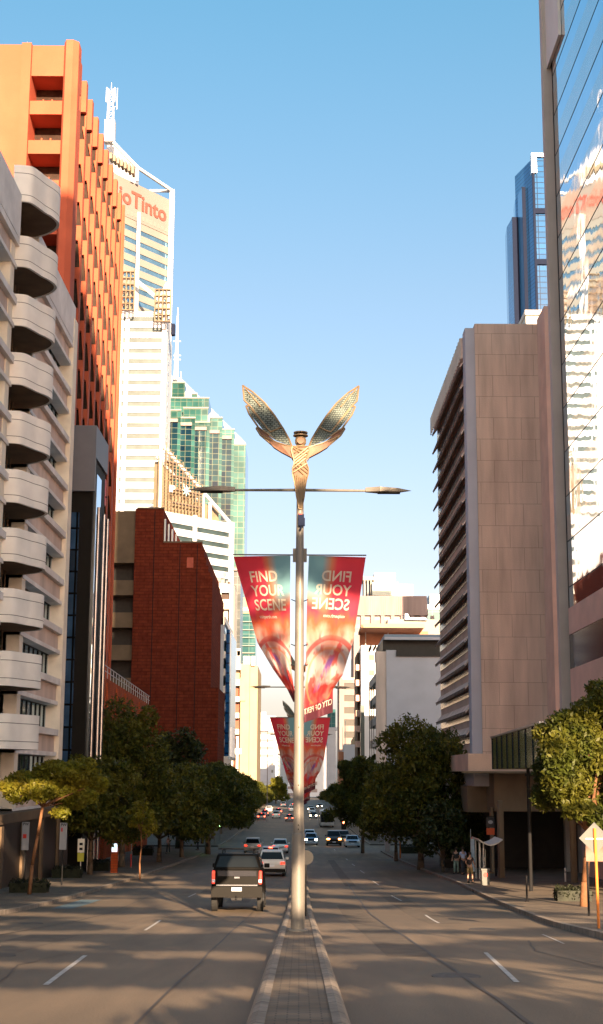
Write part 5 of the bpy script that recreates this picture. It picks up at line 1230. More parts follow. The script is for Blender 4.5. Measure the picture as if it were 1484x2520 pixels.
# ================= vehicles =================
def extr(profile, wl, wh, zl, zh):
    """side profile (y,z) extruded across x; half width goes from wl at zl to wh at zh"""
    hw = lambda z: wl+(wh-wl)*min(max((z-zl)/(zh-zl), 0), 1)
    m = MB(); n = len(profile)
    vs = [(-hw(z), y, z) for y, z in profile]+[(hw(z), y, z) for y, z in profile]
    m.add(vs, [tuple(range(n)), tuple(range(2*n-1, n-1, -1))]+[(i, n+i, n+(i+1) % n, (i+1) % n) for i in range(n)]); return m
def car(label, kind, col, loc, away=True, lights='off', W=1.82, L=4.4, Hh=1.5, group=None, brake=False, name='parked_car', cat='car', rough=.3, metal=.25):
    r = thing(name, label, cat, (loc[0], loc[1], gr(loc[1])), group, 0 if away else math.pi)
    slope = math.atan((gr(loc[1]+2)-gr(loc[1]-2))/4); r.rotation_euler = (slope if away else -slope, 0, 0 if away else math.pi)
    P = paint('car_paint', col, rough, metal); hw = W/2; f, bk = L/2, -L/2
    suv = kind in ('suv', 'wagon', 'hatch'); wr = .33 if kind != 'ute' else .42; belt = Hh*.62
    g = .22 if kind != 'ute' else .38
    if kind == 'ute':
        belt = 1.60
        body = [(bk+.06, .85), (bk, 1.0), (bk+.04, 1.57), (bk+.10, 1.60), (f-1.35, 1.58), (f-.25, 1.42), (f, 1.2), (f, .7), (f-.3, .62), (bk+.6, .62), (bk+.5, .85)]
    elif kind == 'sedan':
        body = [(bk, .35), (bk, .82), (bk+.15, .93), (bk+.7, .95), (f-1.3, .93), (f-.3, .78), (f, .62), (f, .3), (f-.2, g), (bk+.2, g)]
    else:
        body = [(bk+.02, .38), (bk, .75), (bk+.06, belt), (f-1.25, belt+.0), (f-.3, belt*.88), (f, belt*.7), (f, .32), (f-.2, g), (bk+.2, g)]
    P.node_tree.nodes['Principled BSDF'].inputs['Specular IOR Level'].default_value = .03 if kind == 'ute' else .5
    m = extr(body, hw, hw-(.05 if kind != 'ute' else .07), .6, belt); b = m.build('body', P, r, bevel=.05, world=False)
    if kind == 'ute': gh = [(bk+.10, belt-.02), (bk+.34, Hh-.06), (bk+.5, Hh), (f-2.45, Hh), (f-2.15, Hh-.05), (f-1.5, belt-.02)]
    elif kind == 'sedan': gh = [(bk+.65, belt-.04), (bk+1.2, Hh-.04), (bk+1.5, Hh), (f-2.15, Hh), (f-1.95, Hh-.04), (f-1.25, belt-.04)]
    elif kind == 'hatch': gh = [(bk+.10, belt-.02), (bk+.45, Hh-.08), (bk+.7, Hh), (f-2.1, Hh), (f-1.8, Hh-.06), (f-1.1, belt-.03)]
    else: gh = [(bk+.08, belt-.02), (bk+.36, Hh-.08), (bk+.5, Hh), (f-2.4, Hh), (f-2.1, Hh-.06), (f-1.35, belt-.03)]
    hr = hw-(.23 if kind != 'ute' else .22)
    m = extr(gh, hw-.07, hr, belt, Hh); m.build('cabin', P, r, bevel=.05, world=False)
    # glazing panels slightly proud of the cabin
    def lerp2(a, c, t): return (a[0]+(c[0]-a[0])*t, a[1]+(c[1]-a[1])*t)
    def hwz(z): return (hw-.07)+(hr-hw+.07)*min(max((z-belt)/(Hh-belt), 0), 1)
    for nm, a, c, s in (('rear_window', gh[0], gh[1], -1), ('windscreen', gh[5], gh[4], 1)):
        p, q = lerp2(a, c, .14), lerp2(a, c, .93); m = MB(); k = .84
        vs = [(-hwz(p[1])*.90, p[0]+s*.015, p[1]), (hwz(p[1])*.90, p[0]+s*.015, p[1]), (hwz(q[1])*k, q[0]+s*.015, q[1]), (-hwz(q[1])*k, q[0]+s*.015, q[1])]
        vs += [(x, y-s*.05, z) for x, y, z in vs]
        m.add(vs, [(0, 1, 2, 3), (7, 6, 5, 4), (0, 4, 5, 1), (1, 5, 6, 2), (2, 6, 7, 3), (3, 7, 4, 0)]); m.build(nm, 'carglass', r, world=False)
    for s in (-1, 1):
        y0, y1 = gh[0][0]+.28, gh[5][0]-.35; z0, z1 = belt+.05, Hh-.13
        yt0, yt1 = gh[1][0]+.22, gh[4][0]-.1; ym = (y0+y1)/2
        for (ya, yb, yc, yd) in ((y0, ym-.05, ym-.05, yt0), (ym+.05, y1, yt1, ym+.05)):
            m = MB(); vs = [(s*(hwz(z)+.012), y, z) for y, z in ((ya, z0), (yb, z0), (yc, z1), (yd, z1))]; vs += [(x-s*.05, y, z) for x, y, z in vs]
            m.add(vs, [(0, 1, 2, 3), (7, 6, 5, 4), (0, 4, 5, 1), (1, 5, 6, 2), (2, 6, 7, 3), (3, 7, 4, 0)]); m.build('side_window', 'carglass', r, world=False)
        m = MB(); m.box(s*(hw-.05), s*(hw+.17), f-1.75, f-1.62, belt-.02, belt+.15); m.build('side_mirror', P if kind != 'ute' else M['trimblack'], r, bevel=.03, world=False)
    for s in (-1, 1):
        for y in (bk+.85, f-.85):
            tw = .13 if kind != 'ute' else .16
            m = MB(); m.lathe([(wr*.6, s*(hw-.24)), (wr, s*(hw-.22)), (wr, s*(hw-.22+tw+.05)), (wr*.68, s*(hw+.012))], cx=y, cy=wr, n=22, ax='x')
            w = m.build('wheel', 'tyre', r, world=False)
            m = MB(); m.lathe([(wr*.66, s*(hw-.02)), (wr*.62, s*(hw+.016)), (wr*.2, s*(hw+.0))], cx=y, cy=wr, n=14, ax='x'); m.build('rim', 'rim', w, world=False)
    ht = belt if kind != 'ute' else 1.1
    for s in (-1, 1):
        m = MB(); x0, x1 = s*(hw-.04), s*(hw-(.22 if kind == 'ute' else .36))
        if kind == 'ute': m.box(x0, s*(hw-.15), bk-.03, bk+.08, 1.04, 1.52)
        else: m.box(x0, x1, bk-.025, bk+.12, ht-.28, ht-.10)
        tl = m.build('tail_light', 'brake' if brake else 'tail', r, bevel=.02, world=False)
        if kind == 'ute':
            q = MB(); q.box(s*(hw-.05), s*(hw-.16), bk-.04, bk-.03, 1.10, 1.20); q.build('reverse_lamp', 'plate', tl, world=False)
        m = MB(); m.box(s*(hw-.06), s*(hw-.42), f-.06, f+.03, .60*(1.25 if kind in ('ute', 'suv') else 1), .60*(1.25 if kind in ('ute', 'suv') else 1)+.17)
        m.build('headlight', {'off': 'headoff', 'on': 'head', 'amber': 'amber'}[lights], r, bevel=.02, world=False)
    m = MB(); zp = .62 if kind != 'ute' else .78
    m.box(-.19, .19, bk-(.04 if kind != 'ute' else .16), bk-(.0 if kind != 'ute' else .12), zp, zp+.13); m.build('number_plate', 'plate', r, world=False)
    m = MB(); m.box(-.19, .19, f+.0, f+.05, .42, .54); m.build('number_plate', 'plate', r, world=False)
    lb = .40 if kind == 'ute' else 0
    m = MB(); m.box(-hw+.02, hw-.02, bk-.05, bk+.2, .28+lb, .50+lb*.6); m.box(-hw+.02, hw-.02, f-.2, f+.05, .24+lb, .42+lb); m.build('bumper', 'trimblack' if kind in ('ute', 'suv') else P, r, bevel=.03, world=False)
    m = MB(); m.box(-.5, .5, f-.05, f+.035, .6, .78); m.build('grille', 'trimblack', r, world=False)
    if brake and kind != 'ute':
        m = MB(); m.box(-.14, .14, gh[1][0]-.06, gh[1][0]+.02, Hh-.13, Hh-.06); m.build('high_brake_light', 'brake', r, world=False)
    return r
ute = car('black pickup with a canopy and roof rack, nearest vehicle, in the left carriageway', 'ute', (.006, .0055, .005), (XA(584, 2222, 54.5)-.0, 56.5), W=1.98, L=5.3, Hh=2.16, name='pickup_truck', cat='pickup', rough=.35, metal=0)
k = -5.3/2
m = MB()
for s in (-1, 1): m.box(s*.6-.02, s*.6+.02, k+.75, k+2.6, 2.26, 2.30)
for y in (k+.8, k+1.7, k+2.5): m.box(-.78, .78, y, y+.06, 2.30, 2.35)
for s in (-.6, .6):
    for y in (k+.8, k+2.5): m.box(s-.02, s+.02, y, y+.05, 2.16, 2.30)
m.build('roof_rack', 'black', ute, world=False)
m = MB(); m.box(-.78, .78, k-.04, k+.02, .97, 1.01); m.build('chrome_strip', 'chrome', ute, world=False); m = MB(); m.box(-.97, .97, k-.12, k+.1, .54, .95); m.build('step_bumper', 'trimblack', ute, bevel=.015, world=False)
m = MB(); m.box(-.74, .74, k-.02, k+.06, 1.32, 1.52); m.build('tailgate_panel', paint('tailgate_paint', (.05, .05, .06), .15, .6), ute, world=False)
m = MB(); m.tube((0, k-.25, .52), (0, k, .52), .04, n=6); m.tube((0, k-.25, .52), (0, k-.25, .62), .03, n=6); m.box(-.2, .2, k-.1, k+.3, .44, .62); m.build('tow_hitch', 'black', ute, world=False)
m = MB(); m.box(-.1, .1, k-.035, k-.02, 1.24, 1.30); m.build('badge', 'chrome', ute, world=False)
vs, fs = text_mesh('1GKX 402', .085)
m = MB(); m.add([(x-.17, k-.163, z+.815) for x, z, _ in vs], fs); m.build('plate_lettering', mat('plate_ink', (.03, .06, .25), .6, var=.02), ute, world=False)
car('white SUV directly ahead of the black pickup, tail lights glowing', 'suv', (.62, .60, .58), (XA(670, 2142, 96)-.0, 96), W=1.86, L=4.6, Hh=1.68, name='car', brake=False)
car('silver-grey hatchback with brake lights on, ahead of the white SUV', 'hatch', (.40, .41, .43), (XA(667, 2085, 118), 118), W=1.8, L=4.2, Hh=1.5, name='car', brake=True)
car('small white wagon partly hidden beyond the braking hatchback', 'wagon', (.60, .62, .66), (XA(690, 2066, 152), 152), W=1.75, L=4.4, Hh=1.5, name='car')
car('silver wagon alone in the leftmost lane', 'wagon', (.42, .42, .43), (XA(623, 2085, 152), 152), W=1.84, L=4.6, Hh=1.6, name='car')
car('blue hatchback with headlights on, coming toward the camera beside the median', 'hatch', (.22, .34, .50), (XA(765, 2072, 182), 182), False, 'on', 1.75, 4.1, 1.5, name='car')
car('pale car close behind the oncoming blue hatchback', 'hatch', (.38, .48, .56), (XA(762, 2055, 196), 197), False, 'off', 1.75, 4.1, 1.55, name='car')
car('dark four wheel drive with glowing amber lights, coming toward the camera', 'suv', (.05, .045, .045), (XA(821, 2074, 180), 180), False, 'amber', 1.92, 4.8, 1.85, name='car')
car('light blue sedan waiting at the side street on the right', 'sedan', (.36, .47, .60), (XA(868, 2076, 172), 174), False, 'off', 1.8, 4.6, 1.42, name='car')
car('small dark car between the four wheel drive and the light blue sedan', 'hatch', (.06, .07, .07), (XA(846, 2062, 195), 196), False, 'on', 1.75, 4.1, 1.5, name='car')
def bus(label, loc, away, col, light='head', L=11.5):
    r = thing('bus', label, 'bus', (loc[0], loc[1], gr(loc[1])), None, 0 if away else math.pi); W = 1.27; H = 3.05
    m = MB(); m.box(-W, W, -L/2, L/2, .35, H); m.build('body', paint('bus_paint', col, .4, .1), r, bevel=.14, world=False)
    for s in (-1, 1):
        m = MB(); m.box(s*(W-.03), s*(W+.012), -L/2+.5, L/2-.5, 1.35, 2.45); m.build('side_window', 'carglass', r, world=False)
        for y in (-L/2+2.6, L/2-2.4):
            m = MB(); m.lathe([(.3, s*(W-.3)), (.48, s*(W-.28)), (.48, s*(W-.02)), (.3, s*(W+.005))], cx=y, cy=.48, n=18, ax='x'); w = m.build('wheel', 'tyre', r, world=False)
        m = MB(); m.box(s*.75, s*1.1, L/2-.05, L/2+.03, .62, .82); m.build('headlight', light, r, world=False)
        m = MB(); m.box(s*.95, s*1.15, -L/2-.03, -L/2+.05, .7, 1.2); m.build('tail_light', 'tail', r, world=False)
    m = MB(); m.box(-W+.12, W-.12, L/2-.05, L/2+.02, 1.0, 2.55); m.build('windscreen', 'carglass', r, world=False)
    m = MB(); m.box(-.8, .8, L/2-.05, L/2+.025, 2.6, 2.9); m.build('destination_board', 'black', r, world=False)
    m = MB(); m.box(-.7, .7, -2, 3, H-.05, H+.2); m.build('roof_unit', 'alu', r, bevel=.04, world=False)
    return r
bus('oncoming dark bus with white headlights beside the right hand trees', (XA(805, 2022, 262), 268), False, (.35, .36, .38), 'headoff')
bus('pale roofed bus turning at the side street behind the light blue sedan', (13.0, 216), False, (.40, .44, .46), 'headoff')
src = [car('red tailed grey car at the head of the far left queue', 'sedan', (.2, .2, .22), (-2.2, 305), W=1.8, name='car', brake=True, group='distant cars on the street'),
       car('white van-like wagon in the far left queue', 'wagon', (.6, .6, .6), (-5.5, 330), W=1.85, Hh=1.7, name='car', group='distant cars on the street'),
       car('dark distant car facing the camera', 'hatch', (.1, .12, .13), (3.2, 330), False, 'on', name='car', group='distant cars on the street')]
for i, (s, x, y, lab) in enumerate(((0, -5.6, 372, 'grey car with red tail lights far down the left lane'), (0, -8.6, 318, 'grey car close to the left kerb, first of the far parked row'), (1, -2.2, 400, 'pale wagon beside the median far down the left side'), (0, -8.6, 350, 'grey car at the left kerb, second of the far parked row'),
        (1, -8.6, 395, 'pale wagon at the left kerb behind the far parked row'), (0, -2.3, 450, 'grey car with red tail lights near the vanishing point'), (1, -5.6, 480, 'pale wagon in the middle left lane near the vanishing point'),
        (2, 6.6, 350, 'dark distant car in the middle right lane, headlights lit'), (2, 3.2, 410, 'dark distant car by the median on the right, headlights lit'), (1, 3.2, 372, 'pale wagon coming along the median on the right'), (2, 6.5, 455, 'dark distant car near the vanishing point on the right'))):
    dup(src[s], (x, y, gr(y)), lab, 'distant cars on the street', rz=(0 if x < 0 else math.pi))

# ================= traffic lights and poles =================
def pole(label, px, base, topy, m_='pole', r=.07, name='pole', cat='pole'):
    y = GY(px, base); x = XA(px, base, y); o = thing(name, label, cat, (x, y, gr(y)+.1)); m = MB(); m.tube((x, y, gr(y)), (x, y, ZA(px, topy, y)), r, r*.8, 10); m.lathe([(r*2, gr(y)+.13), (r*2, gr(y)+.17), (r*1.3, gr(y)+.2)], x, y, 12); m.build('shaft', m_, o); return o, x, y
def signal(o, x, y, px, ytop, ybot, lit):
    z1, z0 = ZA(px, ytop, y), ZA(px, ybot, y); w = (z1-z0)*.22
    m = MB(); m.box(x-w-.03, x+w+.03, y-.30, y-.1, z0, z1); h = m.build('signal_head', 'black', o, bevel=.03)
    for k, c in enumerate(('redlamp', 'amber', 'greenlamp')):
        zc = z1-(z1-z0)*(.2+.3*k); mm = c if c == lit else 'trimblack'
        q = MB(); q.tube((x, y-.34, zc), (x, y-.30, zc), w*.62, n=14); q.build('lamp', mm, h)
    q = MB(); q.box(x-w-.12, x+w+.12, y-.1, y-.07, z0-.1, z1+.1); q.build('backboard', 'black', h)
o, x, y = pole('grey signal pole carrying the lit green light on the left footpath', 505, 2098, 1982, name='traffic_light', cat='traffic light'); signal(o, x, y, 505, 2012, 2040, 'greenlamp')
m = MB(); m.box(x-.9, x-.4, y-.2, y-.1, ZA(505, 2006, y), ZA(505, 1998, y)); m.build('side_plate', 'signgrey', o)
pole('tallest plain pole just right of the green signal', 517, 2090, 1977)
pole('slim plain pole, second right of the green signal', 529, 2080, 1983, r=.06)
o, x, y = pole('thin signal pole farthest right of the left pole group, small green light', 541, 2072, 1995, r=.05, name='traffic_light', cat='traffic light'); signal(o, x, y, 539, 2022, 2036, 'greenlamp')
o, x, y = pole('thin pole left of the signal group by the round bush', 437, 2075, 2007, r=.05)
o, x, y = pole('signal pole under the right hand trees beyond the big round tree', 934, 2075, 1985, r=.07, name='traffic_light', cat='traffic light')
signal(o, x, y, 934, 2030, 2050, None)
o, x, y = pole('signal pole with a red light at the far corner of the right side street', 846, 2050, 2008, r=.06, name='traffic_light', cat='traffic light'); signal(o, x, y, 846, 2020, 2040, 'redlamp')
# far street lights over the trees
for lab, px, py, Y in (('dark lamp standard far behind the left trees', 659, 1800, 300),):
    o = thing('street_lamp', lab, 'street lamp', (XA(px, py, Y), Y, gr(Y))); x = o.location.x
    m = MB(); m.tube((x, Y, gr(Y)), (x, Y, ZA(px, 1800, Y)), .1, .06, 8); m.build('pole', 'brwngrey', o)
    m = MB(); m.box(x-1.6, x+.2, Y-.1, Y+.1, ZA(px, 1801, Y), ZA(px, 1799, Y)); m.build('luminaire', 'brwngrey', o)
# tall dark lamp column on right in front of podium
Y = 72; x = XA(1306, 2150, Y); o = thing('street_lamp', 'dark tall lamp column with a short cross arm in front of the green glass box', 'street lamp', (x, Y, gr(Y)+.14))
m = MB(); m.tube((x, Y, gr(Y)), (x, Y, ZA(1306, 1880, Y)), .10, .09, 10); m.build('pole', 'black', o)
m = MB(); m.box(XA(1292, 1906, Y), XA(1323, 1906, Y), Y-.08, Y+.08, ZA(1306, 1910, Y), ZA(1306, 1903, Y)); m.build('cross_arm', 'black', o)
o, x, y = pole('slim dark bollard pole at the right kerb corner', 1297, 2219, 2155, 'black', .045)
# diamond sign at right edge, seen from behind
y = GY(1474, 2285); x = XA(1474, 2285, y); o = thing('road_sign', 'grey back of a diamond warning sign on an orange post at the right edge', 'sign', (x, y, gr(y)+.14))
m = MB(); m.tube((x, y, gr(y)), (x-.02, y, ZA(1465, 2038, y)), .036, n=10); m.build('post', 'orange', o)
m = MB(); zc = ZA(1466, 2063, y); m.slab_xz([(x-.02+q*math.cos(a)*1, zc+q*math.sin(a)) for q, a in [(.40, k*math.pi/2) for k in range(4)]], y+.045, y+.055); m.build('plate', 'signgrey', o)
m = MB(); m.box(x-.25, x+.2, y+.036, y+.045, zc-.03, zc+.0); m.build('clamp', 'alu', o)
y2 = y+12; o = thing('sign_board', 'pale pinkish board standing behind the diamond sign', 'sign', (XA(1470, 2110, y2), y2, gr(y2)+.14)); 
m = MB(); m.box(XA(1441, 2080, y2), XA(1500, 2080, y2), y2, y2+.06, ZA(1470, 2120, y2), ZA(1470, 2060, y2)); m.build('panel', mat('board_pink', (.22, .14, .105), .7), o)
m = MB()
for px in (1446, 1495): m.tube((XA(px, 2100, y2), y2+.1, gr(y2)), (XA(px, 2100, y2), y2+.1, ZA(px, 2065, y2)), .04, n=8)
m.build('post', 'black', o)
# white parking banners, yellow sign post, blue lit panel (left footpath)
for lab, px, py0, py1, base in (('white vertical sign panel with red marks, left of the young tree', 63, 2023, 2092, 2180), ('white vertical sign panel right of the young tree', 156, 2025, 2091, 2160)):
    Y = 76; x = XA(px, base, Y); o = thing('vertical_sign', lab, 'sign', (x, Y, gr(Y)+.14)); w = .19
    x = XA(px, 2050, Y)
    m = MB(); m.box(x-w, x+w, Y-.03, Y+.03, ZA(px, py1, Y), ZA(px, py0, Y)); m.build('panel', 'signwhite', o)
    m = MB(); m.tube((x, Y+.06, gr(Y)), (x, Y+.06, ZA(px, py0, Y)), .035, n=8); m.build('post', 'black', o)
    sign_text('PW', .20, (x-.15, Y-.035, ZA(px, py0+8, Y)), (1, 0, 0), (0, 0, 1), 'black', o, .02, th=.004)
    m = MB(); zc = ZA(px, py0+(py1-py0)*.47, Y); m.box(x-.13, x+.06, Y-.04, Y-.031, zc-.16, zc+.06) if px < 100 else m.box(x-.12, x-.04, Y-.04, Y-.031, zc+.2, zc+.4); m.build('red_mark', 'redpaint', o)
Y = 82; x0, x1 = XA(-40, 2025, Y), XA(84, 2025, Y); o = thing('awning_sign', 'red shop awning board with pale lettering WEST at the far left', 'sign', ((x0+x1)/2, Y, ZA(40, 2035, Y)))
m = MB(); m.box(x0, x1, Y, Y+.15, ZA(40, 2035, Y), ZA(40, 2014, Y)); m.build('board', 'redpaint', o)
sign_text('WEST', .42, (XA(8, 2030, Y), Y-.004, ZA(8, 2031, Y)), (1, 0, 0), (0, 0, 1), 'offwhite', o, .02, th=.006)
m = MB()
for x in (x0+.3, x1-.3): m.box(x, x+.08, Y+.15, Y+.9, ZA(40, 2026, Y), ZA(40, 2022, Y))
m.build('bracket', 'black', o)
y = GY(197, 2160); x = XA(197, 2160, y); o = thing('sign_post', 'short post with a pale and yellow sign between the left hedges', 'sign', (x, y, gr(y)+.14))
m = MB(); m.tube((x, y, gr(y)), (x, y, ZA(197, 2062, y)), .03, n=8); m.build('post', 'alu', o)
m = MB(); m.box(x-.21, x+.21, y-.03, y-.01, ZA(197, 2098, y), ZA(197, 2064, y)); m.build('upper_plate', 'cream', o)
m = MB(); m.box(x-.2, x+.2, y-.03, y-.01, ZA(197, 2120, y), ZA(197, 2099, y)); m.build('lower_plate', 'yellow', o)
m = MB(); [m.box(x-.1, x+.1, y-.04, y-.031, ZA(197, q, y), ZA(197, q-6, y)) for q in (2080, 2092)]; m.build('marks', 'black', o)
Y = 95; x0, x1 = XA(276, 2080, Y), XA(289, 2080, Y); o = thing('info_panel', 'small pale blue lit panel on the brown wall behind the left trees', 'sign', ((x0+x1)/2, Y, ZA(280, 2096, Y)))
m = MB(); m.box(x0, x1, Y-.1, Y, ZA(280, 2096, Y), ZA(280, 2076, Y)); m.build('screen', mat('screen_blue', (.5, .7, .8), .4, var=.02, emit=(.6, .8, .95), es=.5), o)
m = MB(); m.box(x0-.05, x1+.05, Y-.05, Y+.15, gr(Y), ZA(280, 2075, Y)); m.build('case', 'brick2', o)
o, x, y = pole('thin red and grey pole near the kerb left of the thin young tree', 322, 2135, 1998, 'pole', .035)
m = MB(); m.tube((x, y, gr(y)+.1), (x, y, gr(y)+1.1), .045, n=8); m.build('red_sleeve', 'redpaint', o)
# street-level brick arcade on the left behind the trees
o = bl('arcade', 'low brown-red street arcade of columns and dark openings behind the left trees', 'building', -17, 93)
m = MB(); m.box(-20, -16.6, 93.5, 112, gr(100)+4.4, gr(100)+6.2)
for k in range(8): m.box(-17.3, -16.6, 93.6+k*2.5, 94.3+k*2.5, gr(104)-.3, gr(100)+4.4)
m.build('column_wall', 'brick2', o); m = MB(); m.box(-20, -18.2, 93.6, 112, gr(112), gr(100)+4.4); m.build('dark_opening', 'darkshop', o)
for i, (px, base, w_, h_) in enumerate(((145, 2150, .8, 1.3), (110, 2150, 1.5, 1.0), (282, 2120, .6, 1.0))):
    y = GY(px, base)+1; x = XA(px, base, y); q = thing('planter_box', ('tall grey-brown service box beside the white panels', 'low wide planter behind the young left tree', 'small grey-brown box near the thin red and grey pole')[i], 'box', (x, y, gr(y)+.14))
    m = MB(); m.box(x-w_/2, x+w_/2, y-.3, y+.3, gr(y)+.1, gr(y)+.14+h_); m.build('casing', 'tanplain', q, bevel=.03); m = MB(); m.box(x-w_/2-.04, x+w_/2+.04, y-.34, y+.34, gr(y)+.14+h_, gr(y)+.2+h_); m.build('lid', 'brwngrey', q)
# bus shelter, bin, timetable
ys_ = GY(1195, 2165); x = XA(1195, 2165, ys_); Y = ys_; o = thing('bus_shelter', 'bus shelter with a white curved roof at the right kerb', 'shelter', (x, Y, gr(Y)+.14))
zr0, zr1 = ZA(1200, 2078, Y), ZA(1200, 2068, Y); xa, xb = XA(1174, 2075, Y), XA(1232, 2075, Y)
m = MB(); n = 8; vs = []
for i in range(n+1):
    t = i/n; xx = xa+(xb-xa)*t; zz = zr1-.22*(1-(2*t-1)**2)*1+.12*abs(2*t-1)
    vs += [(xx, Y-.9, zz), (xx, Y+2.6, zz+.0), (xx, Y-.9, zz-.08), (xx, Y+2.6, zz-.08)]
fs = []
for i in range(n): a = 4*i; fs += [(a, a+1, a+5, a+4), (a+2, a+6, a+7, a+3), (a, a+4, a+6, a+2), (a+1, a+3, a+7, a+5)]
fs += [(0, 2, 3, 1), (4*n, 4*n+1, 4*n+3, 4*n+2)]
m.add(vs, fs).build('roof', 'offwhite', o)
m = MB()
for px in (1181, 1190): xx = XA(px, 2100, Y); m.tube((xx, Y, gr(Y)), (xx, Y, zr1-.1), .045, n=8); m.tube((xx, Y+2, gr(Y+2)), (xx, Y+2, zr1-.1), .045, n=8)
m.build('post', 'offwhite', o)
m = MB(); m.box(XA(1190, 2100, Y)+.1, XA(1190, 2100, Y)+.14, Y+.1, Y+2, gr(Y)+.5, zr0-.3); m.build('glass_panel', 'windark', o)
m = MB(); m.box(XA(1192, 2100, Y)+.2, XA(1192, 2100, Y)+.6, Y+.2, Y+1.9, gr(Y)+.50, gr(Y)+.56); m.build('bench', 'brownconc', o)
y = GY(1193, 2178); x0, x1 = XA(1184, 2160, y), XA(1203, 2160, y); o = thing('bin', 'grey waste bin with a red emblem in front of the bus shelter', 'bin', ((x0+x1)/2, y, gr(y)+.14))
m = MB(); m.box(x0, x1, y-.3, y+.25, gr(y)+.12, ZA(1193, 2141, y)); m.build('body', 'signgrey', o, bevel=.03); m = MB(); m.box(x0-.03, x1+.03, y-.33, y+.28, ZA(1193, 2141, y), ZA(1193, 2137, y)); m.build('lid', 'signgrey', o)
m = MB(); m.slab_xz([((x0+x1)/2+.13*math.cos(a), ZA(1193, 2152, y)+.13*math.sin(a)) for a in [k*math.pi/5 for k in range(10)]], y-.32, y-.30); m.build('emblem', 'redpaint', o)
y = GY(1166, 2150)+.5; x0, x1 = XA(1160, 2100, y), XA(1168, 2100, y); o = thing('timetable_sign', 'tall narrow blue-white bus stop sign beside the waiting people', 'sign', ((x0+x1)/2, y, gr(y)+.14))
m = MB(); m.box(x0, x1, y, y+.05, ZA(1163, 2145, y), ZA(1163, 2060, y)); m.build('panel', mat('sign_paleblue', (.42, .52, .60), .5, var=.15, scale=3), o)
m = MB(); m.box(x0, x1, y-.01, y-.001, ZA(1163, 2064, y), ZA(1163, 2060, y)); m.build('red_band', 'redpaint', o)
m = MB(); m.tube((x0-.03, y, gr(y)), (x0-.03, y, ZA(1160, 2040, y)), .03, n=8); m.build('post', 'alu', o)
# small orange posts and clutter on the right footpath
for lab, px, base, tp in (('short orange-lit bollard left of the dark hedge on the right', 985, 2112, 2062), ('grey metal bollard in front of the tan podium', 1392, 2170, 2135)):
    y = GY(px, base); x = XA(px, base, y); o = thing('bollard', lab, 'bollard', (x, y, gr(y)+.14)); zt_ = ZA(px, tp, y)
    m = MB(); m.lathe([(.07, gr(y)+.1), (.07, zt_-.1), (.05, zt_-.02), (.02, zt_)], x, y, 12); m.build('post', 'orange' if px < 1000 else 'alu', o)
    m = MB(); m.lathe([(.075, zt_-.3), (.075, zt_-.2)], x, y, 12); m.build('band', 'signwhite', o)

